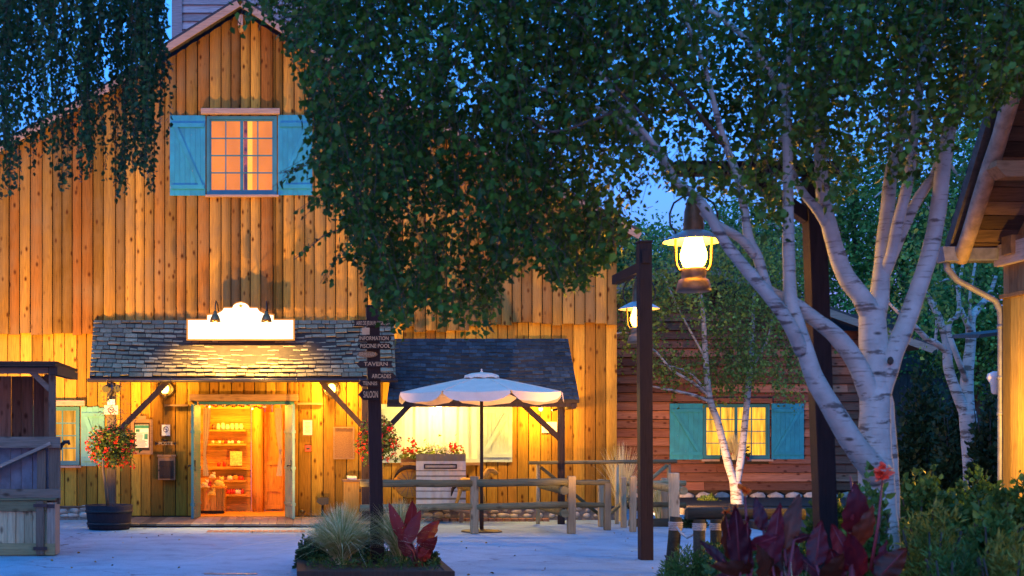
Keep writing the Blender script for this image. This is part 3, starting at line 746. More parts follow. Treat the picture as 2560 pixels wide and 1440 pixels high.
l = MB(); l.box(XS(1750, YC), XS(1928, YC), YC-.14, YC-.04, ZS(1153, YC), ZS(1148, YC)); build('sill', l, M['rake'], wn)
shutter(wn, YC-.04, XS(1672, YC), XS(1755, YC), ZS(1149, YC), ZS(1009, YC), M['teal'], 1, 7)
shutter(wn, YC-.04, XS(1926, YC), XS(2007, YC), ZS(1148, YC), ZS(1009, YC), M['teal'], -1, 7)
# ---------------------------------------------------------------- dark board fence behind
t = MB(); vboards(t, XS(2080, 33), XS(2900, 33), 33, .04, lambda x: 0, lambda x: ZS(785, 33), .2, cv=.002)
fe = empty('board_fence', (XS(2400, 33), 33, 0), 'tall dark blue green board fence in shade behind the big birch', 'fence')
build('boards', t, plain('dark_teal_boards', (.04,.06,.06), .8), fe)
t = MB()
for z in (1.2, 3.2): t.box(XS(2080, 33), XS(2900, 33), 32.9, 32.975, z, z+.12)
build('rail', t, plain('dark_teal_rails', (.035,.055,.055), .8), fe)
# ---------------------------------------------------------------- lodge gable at the right edge
ld = empty('timber_lodge', (9.5, 14, 0), 'timber lodge corner with log edged steep eave at the right edge', 'lodge')
P1 = W(2402, 650, 15.0); P2 = W(2548, 185, 13.2); dr = (P2-P1); P3 = P1+dr*2.1; ex = Vector((4.5, .3, 0))
t = MB(); n_ = dr.cross(ex).normalized(); n_ = n_ if n_.z > 0 else -n_
a0 = P1-Vector((.12,0,0))-dr*.05; t.hexa([a0+n_*.10, a0+dr*2.15+n_*.10, a0+dr*2.15+ex+n_*.10, a0+ex+n_*.10], n_*.10); build('roof', t, M['roof'], ld)
s = MB(); shingles(s, a0+dr*2.15+n_*.20, a0+dr*2.15+ex+n_*.20, a0+n_*.20, a0+ex+n_*.20, 22, .2, .025, .03); build('shingles', s, M['slate'], ld)
s = MB()
for i in range(26):
    s.tint = rnd(); q0 = P1+dr*(2.1*i/26)+n_*.08+Vector((.02,0,0)); q1 = P1+dr*(2.1*(i+.93)/26)+n_*.08+Vector((.02,0,0)); s.hexa([q0, q1, q1+ex, q0+ex], n_*.018)
build('soffit', s, M['lodge_dark'], ld)
s = MB(); s.tube([P1+dr*(2.1*i/12)+Vector((U(-.006,.006),0,U(-.006,.006))) for i in range(13)], [.085*U(.95,1.05) for _ in range(13)], 12); build('rake_log', s, M['bark_log'], ld)
pm = W(2478, 425, 13.9); s = MB(); s.prism([(pm.x, pm.z+.08), (pm.x, pm.z+.02), (pm.x+.1, pm.z-.09), (pm.x+3, pm.z-.09), (pm.x+3, pm.z+.08)], pm.y-.11, pm.y+.11); build('purlin', s, M['trim'], ld)
xw = XS(2508, 15.0)
s = MB(); y = 8.0
while y < 15.0:
    s.tint = rnd(); y2 = min(y+U(.15, .19), 15.0); zt_ = P1.z+(15.0-y)*(-dr.z/dr.y)-.02; zt2_ = P1.z+(15.0-y2)*(-dr.z/dr.y)-.02
    s.add([(xw,y+.004,0),(xw,y2-.004,0),(xw+.05,y2-.004,0),(xw+.05,y+.004,0),(xw,y+.004,zt_),(xw,y2-.004,zt2_),(xw+.05,y2-.004,zt2_),(xw+.05,y+.004,zt_)], [(0,1,2,3),(7,6,5,4),(4,5,1,0),(5,6,2,1),(6,7,3,2),(7,4,0,3)])
    y = y2
s.box(xw+.051, 12.5, 14.93, 15.02, 0, P1.z)
build('wall', s, M['lodge'], ld)
s = MB(); s.beam((xw-.03, 15.05, ZS(640, 15)), (xw-.03, 10.5, ZS(640, 15)+.02), .10, .24); build('belt_beam', s, M['pale_beam'], ld)
s = MB()
for i in range(9):
    s.tint = rnd(); y = 14.95-i*.17; s.box(xw-.032, xw-.002, y-.16, y, 0, ZS(748, 15))
build('plank_panel', s, wood('yellow_planks', (.50,.30,.05), (.64,.40,.08), axis='Z', knots=.2), ld)
s = MB(); s.box(xw-.06, xw-.004, 13.4, 14.98, ZS(748, 15)+.002, ZS(738, 15)); build('panel_cap', s, M['lodge'], ld)
s = MB(); gx = XS(2348, 15); gx2 = XS(2396, 15); gz = ZS(655, 15); gh = .17
s.prism([(gx+.03, gz), (gx2, gz), (gx2+.0, gz+gh), (gx, gz+gh)], 14.92, 15.12); s.box(gx2+.001, gx2+4, 14.95, 15.09, gz+.02, gz+gh-.01); build('gutter', s, M['zinc'], ld, .006)
s = MB(); s.tube([W(2366, 652, 15.02), W(2368, 672, 15.02), W(2392, 700, 15.02), W(2440, 726, 15.02), W(2488, 752, 15.02), W(2500, 775, 15.02), W(2502, 800, 15.02), W(2502, 1190, 15.02), W(2502, 1420, 15.02)], .036, 10)
for py in (812, 940, 1030): s.tube([W(2502, py, 15.02), W(2502, py+9, 15.02)], .043, 10)
build('downpipe', s, M['zinc'], ld)
s = MB(); s.box(XS(2480,15)+.0, XS(2480,15)+.22, 14.6, 14.8, ZS(645,15), ZS(600,15)); build('junction_box', s, M['brown_metal'], ld)
vn = empty('wall_vent', W(2488, 960, 15.3), 'white scooped vent hood beside the downpipe of the lodge', 'vent')
s = MB(); c = W(2490, 960, 15.3); s.lathe(c, [(.03,-.12),(.05,-.1),(.06,.0),(.10,.07),(.09,.12),(.03,.15)], 14); build('hood', s, M['white_paint'], vn)
s = MB(); s.tube([c+Vector((0,0,-.1)), c+Vector((.3,0,-.1))], .03, 8); build('pipe', s, M['zinc'], vn)
sr = MB(); q = W(2445, 845, 17); sr.hexa([q, q+Vector((.8,0,.10)), q+Vector((.8,0,.14)), q+Vector((.03,0,.05))], (0, .7, .05))
tag(build('shed_canopy', sr, M['roof']), 'small dark awning jutting out beyond the lodge downpipe', 'awning')
# ================================================================ LAMPS
def lamp(name, kind, loc, watts, col, parent=None, size=.05, rot=None, spot=60, blend=.6):
    l = bpy.data.lights.new(name, kind); l.energy = watts; l.color = col
    l.shadow_soft_size = size
    if kind == 'SPOT': l.spot_size = R(spot); l.spot_blend = blend
    o = bpy.data.objects.new(name, l); C.objects.link(o)
    if parent: o.parent = parent; o.location = Vector(loc)-wloc(parent)
    else: o.location = loc
    if rot: o.rotation_euler = (Vector(rot)-Vector(loc)).to_track_quat('-Z', 'Y').to_euler()
    return o
AMB = (1.0, .44, .085); WARM = (1.0, .60, .20)
# wall lamps under the first porch
for px, lab in ((412, 'round lit globe lamp on the wall by the flower covered porch post'), (829, 'round lit globe lamp on the wall right of the shop doorway')):
    c = W(px, 972, 23.78)
    wl_ = empty('wall_lamp', c, lab, 'wall lamp', 'globe lamps under the porch')
    m_ = MB(); m_.lathe((0,0,0), [(.0,.0),(.135,.0),(.15,.03),(.135,.03),(.0,.025)], 20)
    m_.v = [(x+c.x, c.y+.17-z, y+c.z) for x, y, z in m_.v]; build('reflector', m_, M['brass'], wl_)
    m_ = MB(); m_.ell(c, (.075,.075,.095), 14, 10); g_ = build('globe', m_, M['wall_globe'], wl_)
    m_ = MB(); m_.lathe(c+Vector((0,0,-.17)), [(.0,-.02),(.03,-.01),(.035,.03),(.055,.06),(.055,.085)], 12); build('base', m_, M['brass'], wl_)
    lamp('lamp_light', 'POINT', c+Vector((0,-.13,.0)), 170 if px > 600 else 55, (1,.49,.065) if px > 600 else (1,.5,.08), wl_, .05)
# lamp under the second porch roof
c = W(1098, 1012, 23.45)
wl_ = empty('ceiling_lamp', c, 'bright lamp under the dark porch roof above the curtained window', 'lamp')
m_ = MB(); m_.lathe(c, [(.0,.16),(.05,.15),(.07,.08),(.09,.04)], 14); build('holder', m_, M['brass'], wl_)
m_ = MB(); m_.ell(c, (.06,.06,.06), 12, 8); build('bulb', m_, M['bulb'], wl_)
lamp('lamp_light', 'POINT', c+Vector((0,0,-.1)), 140, (1.0,.62,.17), wl_, .06)
c = W(1352, 1022, 23.5)
wl_ = empty('ceiling_lamp', c, 'small lamp under the dark porch roof near the right hand post', 'lamp')
m_ = MB(); m_.lathe(c, [(.0,.10),(.04,.09),(.05,.04),(.06,.02)], 12); build('holder', m_, M['brass'], wl_)
m_ = MB(); m_.ell(c, (.04,.04,.045), 12, 8); build('bulb', m_, M['wall_globe'], wl_)
lamp('lamp_light', 'POINT', c+Vector((0,0,-.08)), 130, (1.0,.50,.06), wl_, .04)
# lamp on the lodge wall beyond the frame, lighting planks and birch
c = Vector((XS(2508, 15.0)-.30, 13.5, 1.8))
wl_ = empty('wall_lamp', c, 'lit globe lamp on the plank wall of the lodge', 'wall lamp')
m_ = MB(); m_.lathe(c, [(.0,.16),(.05,.15),(.12,.09),(.13,.08)], 14); m_.tube([c+Vector((0,0,.15)), c+Vector((.29,0,.18))], .012, 6); build('holder', m_, M['brass'], wl_)
m_ = MB(); m_.ell(c, (.07,.07,.09), 12, 8); build('globe', m_, M['wall_globe'], wl_)
lamp('lamp_light', 'POINT', c+Vector((-.03,0,-.12)), 600, (1.0,.48,.05), wl_, .05)
# shop sign on the porch roof
YS = 23.2; sx = lambda p: XS(p, YS); sz = lambda p: ZS(p, YS)
out = [(466,851),(466,797),(516,797),(516,785),(540,782),(556,774),(560,767),(581,767),(584,760),(592,755),(602,753),(612,755),(620,760),(624,767),(643,767),(648,775),(662,782),(686,785),(686,797),(737,797),(737,851)]
sg = empty('shop_sign', (sx(602), YS, sz(851)), 'blank white sign with stepped arched top and added lamplight glow on the shingled porch roof', 'sign')
m_ = MB(); m_.prism([(sx(a), sz(b)) for a, b in reversed(out)], YS, YS+.05); build('border', m_, M['sign_border'], sg)
cx, cy = 602, 806
inn = [(cx+(a-cx)*.968 if abs(a-cx) > 60 else a, b+(3.5 if b < 840 else -3.5)) for a, b in out]
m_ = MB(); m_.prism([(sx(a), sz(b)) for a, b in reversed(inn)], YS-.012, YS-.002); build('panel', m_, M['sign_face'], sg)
m_ = MB(); pts = []
for k in range(10):
    r_ = (6.5 if k % 2 == 0 else 2.8)*YS/F; an = math.pi/2+k*math.pi/5; pts.append((sx(602)+r_*math.cos(an), sz(765)+r_*math.sin(an)))
m_.prism(pts, YS-.02, YS-.0125); build('star', m_, emit('star_lamp_glow', (1,.62,.05), .8), sg)  # star carries added glow for the sign lamps' light
m_ = MB()
for p in (500, 700): m_.box(sx(p)-.03, sx(p)+.03, YS+.051, YS+.6, sz(846), sz(838))
build('bracket', m_, M['dark_wood'], sg)
for px, lab in ((538, 'left bell shaped lamp hanging before the lamplit white sign'), (666, 'right bell shaped lamp hanging before the lamplit white sign')):
    c = W(px, 797, 22.75)
    t_ = empty('sign_lamp', c, lab, 'lamp', 'bell lamps over the shop sign')
    m_ = MB(); m_.lathe(c, [(.018,.14),(.03,.13),(.035,.09),(.06,.06),(.085,.0),(.098,-.055),(.09,-.055),(.078,0),(.05,.055),(.0,.07)], 18); build('shade', m_, M['brass'], t_)
    m_ = MB(); m_.ell(c+Vector((0,.0,-.02)), (.035,.035,.045), 10, 6); build('bulb', m_, M['wall_globe'], t_)
    m_ = MB(); m_.tube([c+Vector((0,0,.13)), c+Vector((0,.03,.24)), c+Vector((0,.2,.33)), c+Vector((0,.6,.34)), c+Vector((0,1.1,.2))], .011, 6); build('arm', m_, M['iron'], t_)
    lamp('lamp_light', 'SPOT', c+Vector((0,.0,-.06)), 560, (1,.60,.13), t_, .03, (c.x, c.y+.42, c.z-1.0), 128, .5)
# small floodlights standing on the plaza that wash the facade from below
def flood(px, Y, watts, aim, lab, spot=95, col=(1.0,.47,.045)):
    x = XS(px, Y); c = Vector((x, Y, .17))
    t_ = empty('floodlight', (x, Y, 0), lab, 'floodlight', 'floodlights washing the facade')
    m_ = MB(); m_.tube([(x, Y, 0), (x, Y, .1)], .02, 6); m_.box(x-.07, x+.07, Y-.06, Y+.0, .09, .21); build('housing', m_, M['iron'], t_)
    m_ = MB(); m_.box(x-.06, x+.06, Y+.001, Y+.008, .10, .20); build('lens', m_, M['wall_globe'], t_)
    lamp('lamp_light', 'SPOT', c+Vector((0,.03,0)), watts, col, t_, .06, aim, spot, .9)
flood(-50, 20.2, 5000, (XS(330, 23.9), 23.9, 6.2), 'small floodlight on the ground behind the weathered stall', 96)
flood(800, 20.0, 1650, (XS(640, 23.9), 23.9, 5.2), 'small floodlight on the ground behind the grass planter', 115)
flood(1612, 17.6, 2000, (XS(1400, 23.9), 23.9, 4.6), 'small floodlight on the ground behind the slim lamp post', 62, (1.0,.47,.10))
flood(1640, 25.2, 1500, (XS(1830, 30), 30, .7), 'small floodlight low in the bed before the red cabin', 75, (1.0,.52,.24))
# room light of the shop
lamp('shop_room_light', 'POINT', (XS(600, 24.9), 24.9, 2.15), 170, (1.0,.40,.03), barn, .12)
lamp('shop_room_light', 'POINT', (XS(760, 24.6), 24.6, 1.6), 50, (1.0,.40,.03), barn, .12)

# ================================================================ LANTERN POSTS
def lantern(Y, px, py, sc, labl, globe, watts):
    """oil-lamp shaped lantern; py = rim of the shade"""
    c = W(px, py, Y); t_ = empty('hanging_lantern', c, labl, 'lantern', 'oil lamp shaped lanterns on the posts')
    S = lambda prof: [(r*sc, z*sc) for r, z in prof]
    m_ = MB(); m_.lathe(c, S([(.258,0),(.25,.012),(.14,.075),(.085,.095),(.075,.088),(.13,.06),(.245,.0),(.258,0)]), 28); build('shade', m_, M['lantern_shade'], t_)
    m_ = MB(); m_.lathe(c, S([(.088,.085),(.086,.12),(.078,.26),(.062,.32),(.058,.36),(.03,.40),(.012,.41)]), 18); m_.lathe(c, S([(.066,.315),(.072,.325),(.066,.335)]), 18); build('hood', m_, M['brown_metal'], t_)
    m_ = MB(); m_.lathe(c, S([(.0,-.232),(.05,-.23),(.085,-.205),(.108,-.15),(.108,-.10),(.09,-.04),(.074,.01),(.07,.06)]), 22)
    g_ = build('globe', m_, globe, t_)
    m_ = MB(); m_.lathe(c, S([(.0,-.225),(.10,-.228),(.108,-.235),(.105,-.29),(.10,-.315),(.125,-.33),(.135,-.36),(.145,-.40),(.148,-.42),(.135,-.43),(.0,-.43)]), 24); build('base', m_, M['brown_metal'], t_)
    m_ = MB()
    for s in (-1, 1):
        m_.tube([c+Vector((s*.155*sc,0,.04*sc)), c+Vector((s*.155*sc,0,-.14*sc)), c+Vector((s*.148*sc,0,-.20*sc)), c+Vector((s*.125*sc,0,-.245*sc)), c+Vector((s*.104*sc,0,-.25*sc))], .011*sc, 8)
    build('side_tube', m_, M['brass'], t_)
    m_ = MB()
    m_.tube([c+Vector((a*sc, 0, b*sc)) for a, b in ((-.15,.05),(-.16,.09),(-.20,.14),(-.205,.24),(-.17,.33),(-.09,.385),(0,.41),(.09,.385),(.17,.33),(.205,.24),(.20,.14),(.16,.09),(.15,.05))], .009*sc, 6); build('handle', m_, M['iron'], t_)
    m_ = MB(); m_.tube([c+Vector((0,0,.40*sc)), c+Vector((0,0,.66*sc))], .012, 6); build('hook', m_, M['iron'], t_)
    return t_
def square_post(par, xb, xt, Y, wd, ztop, mat, nm='pole'):
    m_ = MB(); m_.beam((xb, Y, 0), (xt, Y, ztop-.03), wd, wd); m_.beam((xt, Y, ztop-.03), (xt, Y, ztop), wd*1.1, wd*1.1)
    return build(nm, m_, mat, par, .006)
YN = 11.1
np_ = empty('lamp_post', (XS(2078, YN), YN, 0), 'tall dark lamp post with crossbeam seen through the big birch', 'lamp post', 'dark square lamp posts')
square_post(np_, XS(2072, YN), XS(2032, YN), YN, .155, ZS(440, YN)-.003, M['post_paint'])
m_ = MB(); m_.box(XS(1682, YN), XS(2090, YN), YN-.07, YN+.07, ZS(439, YN), ZS(406, YN)); build('crossbeam', m_, M['post_paint'], np_, .006)
m_ = MB(); m_.beam(W(1872, 441, YN), W(2018, 545, YN), .10, .12, (0,1,0)); build('brace', m_, M['post_paint'], np_)
lantern(YN, 1734, 604, .995, 'large lit oil lamp style lantern with wide pale shade nearest the big birch', M['globe'], 0)
YP = 16.3
fp = empty('lamp_post', (XS(1613, YP), YP, 0), 'slim dark square lamp post standing alone on the plaza', 'lamp post', 'dark square lamp posts')
square_post(fp, XS(1614, YP), XS(1610, YP), YP, .158, ZS(603, YP), M['post_paint'])
m_ = MB(); m_.box(XS(1610, YP)-.05, XS(1610, YP)+.05, YP-.1, YP-.075, ZS(660, YP), ZS(628, YP)); build('bolt_plate', m_, M['post_paint'], fp)
m_ = MB(); m_.beam((XS(1605, YP), YP+.06, ZS(668, YP)), (XS(1605, YP), YP+1.35, ZS(668, YP)), .10, .12); build('arm', m_, M['post_paint'], fp)
lantern(17.3, 1598, 773, 1.05, 'smaller lit lantern half hidden behind the slim plaza post', M['globe_far'], 0)

# ================================================================ FINGERPOST
YF = 14.9
fg = empty('fingerpost', (XS(944, YF), YF, 0), 'dark wooden signpost with stacked direction boards in the grass planter', 'signpost')
m_ = MB(); m_.beam((XS(944, YF), YF, 0), (XS(931, YF), YF, ZS(768, YF)), .150, .15); m_.beam((XS(931, YF), YF, ZS(768, YF)), (XS(931, YF), YF, ZS(764, YF)), .16, .16); build('pole', m_, M['post_paint'], fg, .01)
def arrow(x0, x1, y0, y1, txt, d, off, mat=None, oval=False, lw=.86):
    Y = YF-.085-off; a, b, zt_, zb = XS(x0, Y), XS(x1, Y), ZS(y0, Y), ZS(y1, Y); h = zt_-zb; k = h*.45
    if oval: pts = [((a+b)/2+(b-a)/2*math.cos(t)*1, (zt_+zb)/2+h/2*math.sin(t)*(1 if abs(math.cos(t)) > .2 else .96)) for t in [i*2*math.pi/20 for i in range(20)]]
    elif d > 0: pts = [(a, zb), (b-k, zb), (b, zb+h/2), (b-k, zt_), (a, zt_), (a+k*.5, zb+h/2)]
    elif d < 0: pts = [(a+k, zb), (b, zb), (b-k*.5, zb+h/2), (b, zt_), (a+k, zt_), (a, zb+h/2)]
    else: pts = [(a+k, zb), (b-k, zb), (b, zb+h/2), (b-k, zt_), (a+k, zt_), (a, zb+h/2)]
    m_ = MB(); m_.tint = rnd(); m_.prism(pts, Y-.012, Y+.012); tx_ = -k*.25 if d > 0 else (k*.35 if d < 0 else 0); bd = build('direction_board', m_, mat or M['board'], fg)
    text('lettering', txt, ((a+b)/2+tx_, Y-.0135, (zt_+zb)/2-.002), h*.86, M['letter'], bd, (b-a)*lw, .002)
    return bd
arrow(884, 990, 800, 816, 'AIRE DE JEUX·PLAYGROUND', 1, .0, lw=.84)
m_ = MB(); m_.box(XS(904, YF), XS(923, YF), YF-.1, YF-.085, ZS(838, YF), ZS(821, YF)); build('small_plaque', m_, M['letter'], fg)
arrow(894, 979, 838, 854, 'INFORMATION', 1, .0)
arrow(894, 981, 857, 873, 'PISCINE·POOL', 0, .02)
arrow(893, 944, 878, 894, 'FERME·FARM', 0, .0, wood('tan_board', (.17,.11,.05), (.24,.15,.07), axis='X', knots=0), True, .8)
arrow(892, 982, 902, 918, 'TAVERN', -1, .0, lw=.66)
arrow(921, 990, 932, 949, 'ARCADES', 1, .02, lw=.7)
arrow(896, 949, 951, 966, 'TENNIS', -1, .0, lw=.68)
arrow(895, 950, 973, 1000, 'SALOON', -1, .02, lw=.66)

# ================================================================ STALL at the left
YT = 17.2; tx = lambda p: XS(p, YT); tz = lambda p: ZS(p, YT)
stl = empty('wooden_stall', (tx(0), YT, 0), 'weathered wooden stall with cross braced gate and slanted roof at the left edge', 'stall')
m_ = MB(); m_.hexa([(tx(-400), YT-.25, tz(912)), (tx(146), YT-.25, tz(912)), (tx(150), YT-.25, tz(906)), (tx(-400), YT-.25, tz(905))], (0, 1.7, -.02)); m_.box(tx(-400), tx(146), YT-.24, YT+1.3, tz(918), tz(912)-.002); m_.box(tx(130), tx(150), YT-.2, YT+1.4, tz(938), tz(919)); build('roof', m_, M['dark_wood'], stl)
m_ = MB(); m_.box(tx(-400), tx(122), YT-.04, YT+.04, tz(934), tz(919)); build('beam', m_, M['grey_wood_x'], stl)
m_ = MB(); m_.box(tx(123), tx(139), YT-.045, YT+.045, 0, tz(919)); build('post', m_, M['grey_wood'], stl, .006)
m_ = MB(); m_.box(XS(112,YT+1.15), XS(128,YT+1.15), YT+1.1, YT+1.19, 0, tz(925)); build('post', m_, M['grey_wood'], stl)
m_ = MB(); m_.beam(W(76, 926, YT), W(126, 974, YT), .07, .075, (0,1,0)); build('brace', m_, M['grey_wood_x'], stl)
m_ = MB(); vboards(m_, tx(-420), XS(126, YT+1.2), YT+1.2, .03, lambda x: 0, lambda x: tz(930), .15, cv=.003); build('back_boards', m_, M['stall_brown'], stl)
gt = MB()
YG = YT-.28; gx_ = lambda p: XS(p, YG); gz_ = lambda p: ZS(p, YG)
gate = empty('stall_gate', (gx_(0), YG, 0), 'low weathered gate with diagonal brace leaning before the left stall', 'gate')
m_ = MB(); m_.tint = .5; m_.box(gx_(-400), gx_(152), YG-.05, YG-.002, gz_(1120), gz_(1092)); m_.box(gx_(-400), gx_(152), YG-.05, YG-.002, gz_(1245), gz_(1222)); build('rail', m_, M['grey_wood_x'], gate, .005)
m_ = MB(); m_.box(gx_(122), gx_(150), YG, YG+.05, gz_(1260), gz_(1094)); m_.tint = .2; m_.box(gx_(92), gx_(114), YG-.0, YG+.04, gz_(1240), gz_(1125)); build('stile', m_, M['grey_wood'], gate, .005)
m_ = MB(); m_.tint = .8; m_.beam(W(128, 1108, YG-.03), W(-30, 1180, YG-.03), .04, .13, (0,1,0)); m_.beam(W(-30, 1180, YG-.03), W(-100, 1215, YG-.03), .04, .13, (0,1,0)); build('brace', m_, M['grey_wood_x'], gate)
m_ = MB(); vboards(m_, gx_(-400), gx_(120), YG+.06, .03, lambda x: gz_(1262), lambda x: gz_(1100), .14, cv=.002); m_.tint = .4; build('panel', m_, plain('blue_grey_boards', (.11,.125,.15), .8, nsc=8), gate)
bx = empty('feed_box', (XS(0, YG), YG-.2, 0), 'weathered upright board feed box with iron hinges below the gate', 'crate')
YX = YG-.12
m_ = MB(); vboards(m_, XS(-400, YX), XS(136, YX), YX, .03, lambda x: .02, lambda x: ZS(1258, YX), .115, cv=.002); build('front_boards', m_, M['log_z'], bx)
m_ = MB(); m_.tint = .6; m_.box(XS(-400, YX), XS(139, YX), YX-.035, YX-.008, .01, ZS(1358, YX)); m_.tint = .3; m_.box(XS(-400, YX), XS(118, YX), YX-.035, YX-.008, ZS(1278, YX), ZS(1252, YX)); m_.box(XS(-400, YX), XS(139, YX), YX-.05, YX+.4, ZS(1251, YX), ZS(1246, YX)); build('rail', m_, M['log'], bx, .004)
m_ = MB(); m_.box(XS(92, YX), XS(112, YX), YX-.065, YX-.037, .02, ZS(1252, YX)); m_.tint = .9; m_.box(XS(119, YX), XS(139, YX), YX-.034, YX+.3, .012, ZS(1256, YX)); build('stile', m_, M['grey_wood'], bx, .004)
m_ = MB()
for py in (1259, 1366): m_.box(XS(86, YX), XS(120, YX), YX-.075, YX-.066, ZS(py+8, YX), ZS(py, YX)); 
m_.box(XS(119, YX), XS(138, YX), YX-.045, YX-.036, ZS(1270, YX), ZS(1260, YX)); build('hinge', m_, M['iron'], bx)
m_ = MB(); c = W(152, 1112, 17.0)
m_.tube([c+Vector(v) for v in ((-.02,0,-.06),(.01,0,.0),(.05,0,.035),(.10,0,.04),(.115,0,.0))], [.03,.028,.024,.028,.014], 8); m_.tube([c+Vector((.045,0,.03)), c+Vector((.035,0,.065))], [.012,.004], 5)
tag(build('iron_hook', m_, M['iron']), 'curved dark iron hook on the end of the stall gate', 'hook')

# ================================================================ UMBRELLA
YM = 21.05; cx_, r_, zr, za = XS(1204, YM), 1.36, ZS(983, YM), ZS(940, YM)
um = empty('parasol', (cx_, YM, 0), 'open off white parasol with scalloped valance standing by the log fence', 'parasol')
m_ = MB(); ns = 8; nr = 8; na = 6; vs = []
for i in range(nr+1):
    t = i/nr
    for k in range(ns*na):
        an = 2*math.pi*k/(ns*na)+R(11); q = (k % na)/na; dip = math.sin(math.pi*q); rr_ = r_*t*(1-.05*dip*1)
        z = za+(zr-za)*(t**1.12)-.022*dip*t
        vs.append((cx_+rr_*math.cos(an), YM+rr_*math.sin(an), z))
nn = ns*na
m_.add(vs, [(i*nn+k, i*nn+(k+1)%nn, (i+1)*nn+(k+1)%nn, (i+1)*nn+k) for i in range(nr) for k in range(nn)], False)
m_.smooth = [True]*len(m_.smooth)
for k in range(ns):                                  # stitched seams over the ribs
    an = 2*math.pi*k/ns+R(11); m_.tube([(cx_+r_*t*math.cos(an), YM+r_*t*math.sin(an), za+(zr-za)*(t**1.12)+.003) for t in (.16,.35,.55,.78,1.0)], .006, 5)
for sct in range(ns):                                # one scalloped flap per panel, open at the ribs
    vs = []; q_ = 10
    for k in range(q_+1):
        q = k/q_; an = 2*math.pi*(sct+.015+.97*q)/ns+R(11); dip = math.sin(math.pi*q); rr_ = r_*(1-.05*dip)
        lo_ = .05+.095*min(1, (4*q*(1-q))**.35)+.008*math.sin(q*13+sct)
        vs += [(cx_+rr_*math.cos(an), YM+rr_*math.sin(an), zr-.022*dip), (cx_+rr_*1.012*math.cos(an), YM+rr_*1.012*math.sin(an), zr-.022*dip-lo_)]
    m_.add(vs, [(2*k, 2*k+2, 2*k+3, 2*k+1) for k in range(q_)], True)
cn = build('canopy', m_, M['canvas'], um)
m_ = MB(); vs = []
for i, (t, z) in enumerate(((.0,.062),(.12,.045),(.20,.012),(.21,-.03))):
    for k in range(32):
        an = 2*math.pi*k/32; vs.append((cx_+1.36*t*1.0*math.cos(an), YM+1.36*t*math.sin(an), za+z-(.015*(k%4==0) if i == 3 else 0)))
m_.add(vs, [(i*32+k, i*32+(k+1)%32, (i+1)*32+(k+1)%32, (i+1)*32+k) for i in range(3) for k in range(32)], True); build('vent_cap', m_, M['canvas'], um)
m_ = MB(); m_.lathe((cx_, YM, za+.055), [(.02,-.01),(.022,.02),(.008,.035),(.016,.05),(.0,.065)], 10); build('finial', m_, M['canvas'], um)
m_ = MB(); m_.tube([(cx_, YM, .03), (cx_, YM, za+.04)], .027, 10); m_.tube([(cx_, YM, .03), (cx_, YM, .45)], .034, 10); build('pole', m_, M['dark_wood'], um)
for k in range(8):
    m_ = MB(); an = 2*math.pi*k/8+R(11); m_.beam((cx_, YM, za-.03), (cx_+r_*.98*math.cos(an), YM+r_*.98*math.sin(an), zr-.02), .018, .025); build('rib', m_, M['dark_wood'], um)
m_ = MB(); m_.lathe((cx_, YM, 0), [(.0,.045),(.05,.045),(.07,.03),(.31,.022),(.33,.012),(.33,.0)], 28); build('base', m_, M['iron'], um)

# ================================================================ FENCES
def fence(lab, posts, rails, group='log fences on the plaza'):
    t_ = empty('log_fence', (posts[0][0], posts[0][1], 0), lab, 'fence', group)
    for x, y, z, wd in posts:
        m_ = MB(); m_.tint = rnd(); m_.beam((x, y, 0), (x+U(-.01,.01), y, z), wd, wd*.9); build('post', m_, M['log_z'], t_, .012)
    for a, b, r in rails:
        a, b = Vector(a), Vector(b); m_ = MB(); m_.tint = rnd(); n = 7
        m_.tube([a.lerp(b, i/(n-1))+Vector((0,0,U(-.006,.006))) for i in range(n)], [r*U(.95,1.05) for _ in range(n)], 10); build('rail', m_, M['log'], t_)
Y1 = 20.6
fence('log fence with two round rails in front of the parasol',
      [(XS(1186, Y1), Y1, ZS(1191, Y1), .125), (XS(1428, Y1), Y1, ZS(1190, Y1), .125)],
      [(W(900, 1208, Y1-.02), W(1180, 1209, Y1-.02), .062), (W(1192, 1208, Y1-.02), W(1418, 1205, Y1-.02), .062),
       (W(900, 1269, Y1-.02), W(1180, 1266, Y1-.02), .055), (W(1192, 1267, Y1-.02), W(1418, 1262, Y1-.02), .055),
       ((XS(1410, Y1-.1), Y1-.16, ZS(1226, Y1)), (XS(1410, Y1-.1)-.02, 22.3, ZS(1226, Y1)+.02), .066), ((XS(1411, Y1-.1), Y1-.16, ZS(1282, Y1)), (XS(1411, Y1-.1)-.02, 22.3, ZS(1282, Y1)+.01), .06)])
Y2 = 21.4
fence('short lower log fence between parasol fence and the lamp post',
      [(XS(1518, Y2), Y2, ZS(1208, Y2), .11), (XS(1503, 22.2), 22.2, ZS(1198, 22.2), .10)],
      [(W(1440, 1206, Y2), W(1524, 1206, Y2), .045), (W(1440, 1262, Y2), W(1528, 1262, Y2), .04)])
Y3 = 21.0
fence('log fence right of the slim lamp post before the red cabin',
      [(XS(1582, Y3), Y3, ZS(1190, Y3), .10), (XS(1686, 20.2), 20.2, ZS(1182, 20.2), .14), (XS(1559, 22), 22, ZS(1193, 22), .09), (XS(1661, 22.5), 22.5, ZS(1195, 22.5), .10)],
      [(W(1565, 1208, 22.1), W(1714, 1208, 22.1), .05), (W(1565, 1262, 22.1), W(1714, 1262, 22.1), .045),
       ((XS(1705, 20.2), 20.1, ZS(1226, 20.2)), (XS(1705, 20.2)-.05, 22, ZS(1226, 20.2)+.02), .066)])
tr_ = empty('stair_railing', (XS(1500, 22.9), 22.9, 0), 'upper pole railing with slanted braces running past the barn corner', 'railing', 'log fences on the plaza')
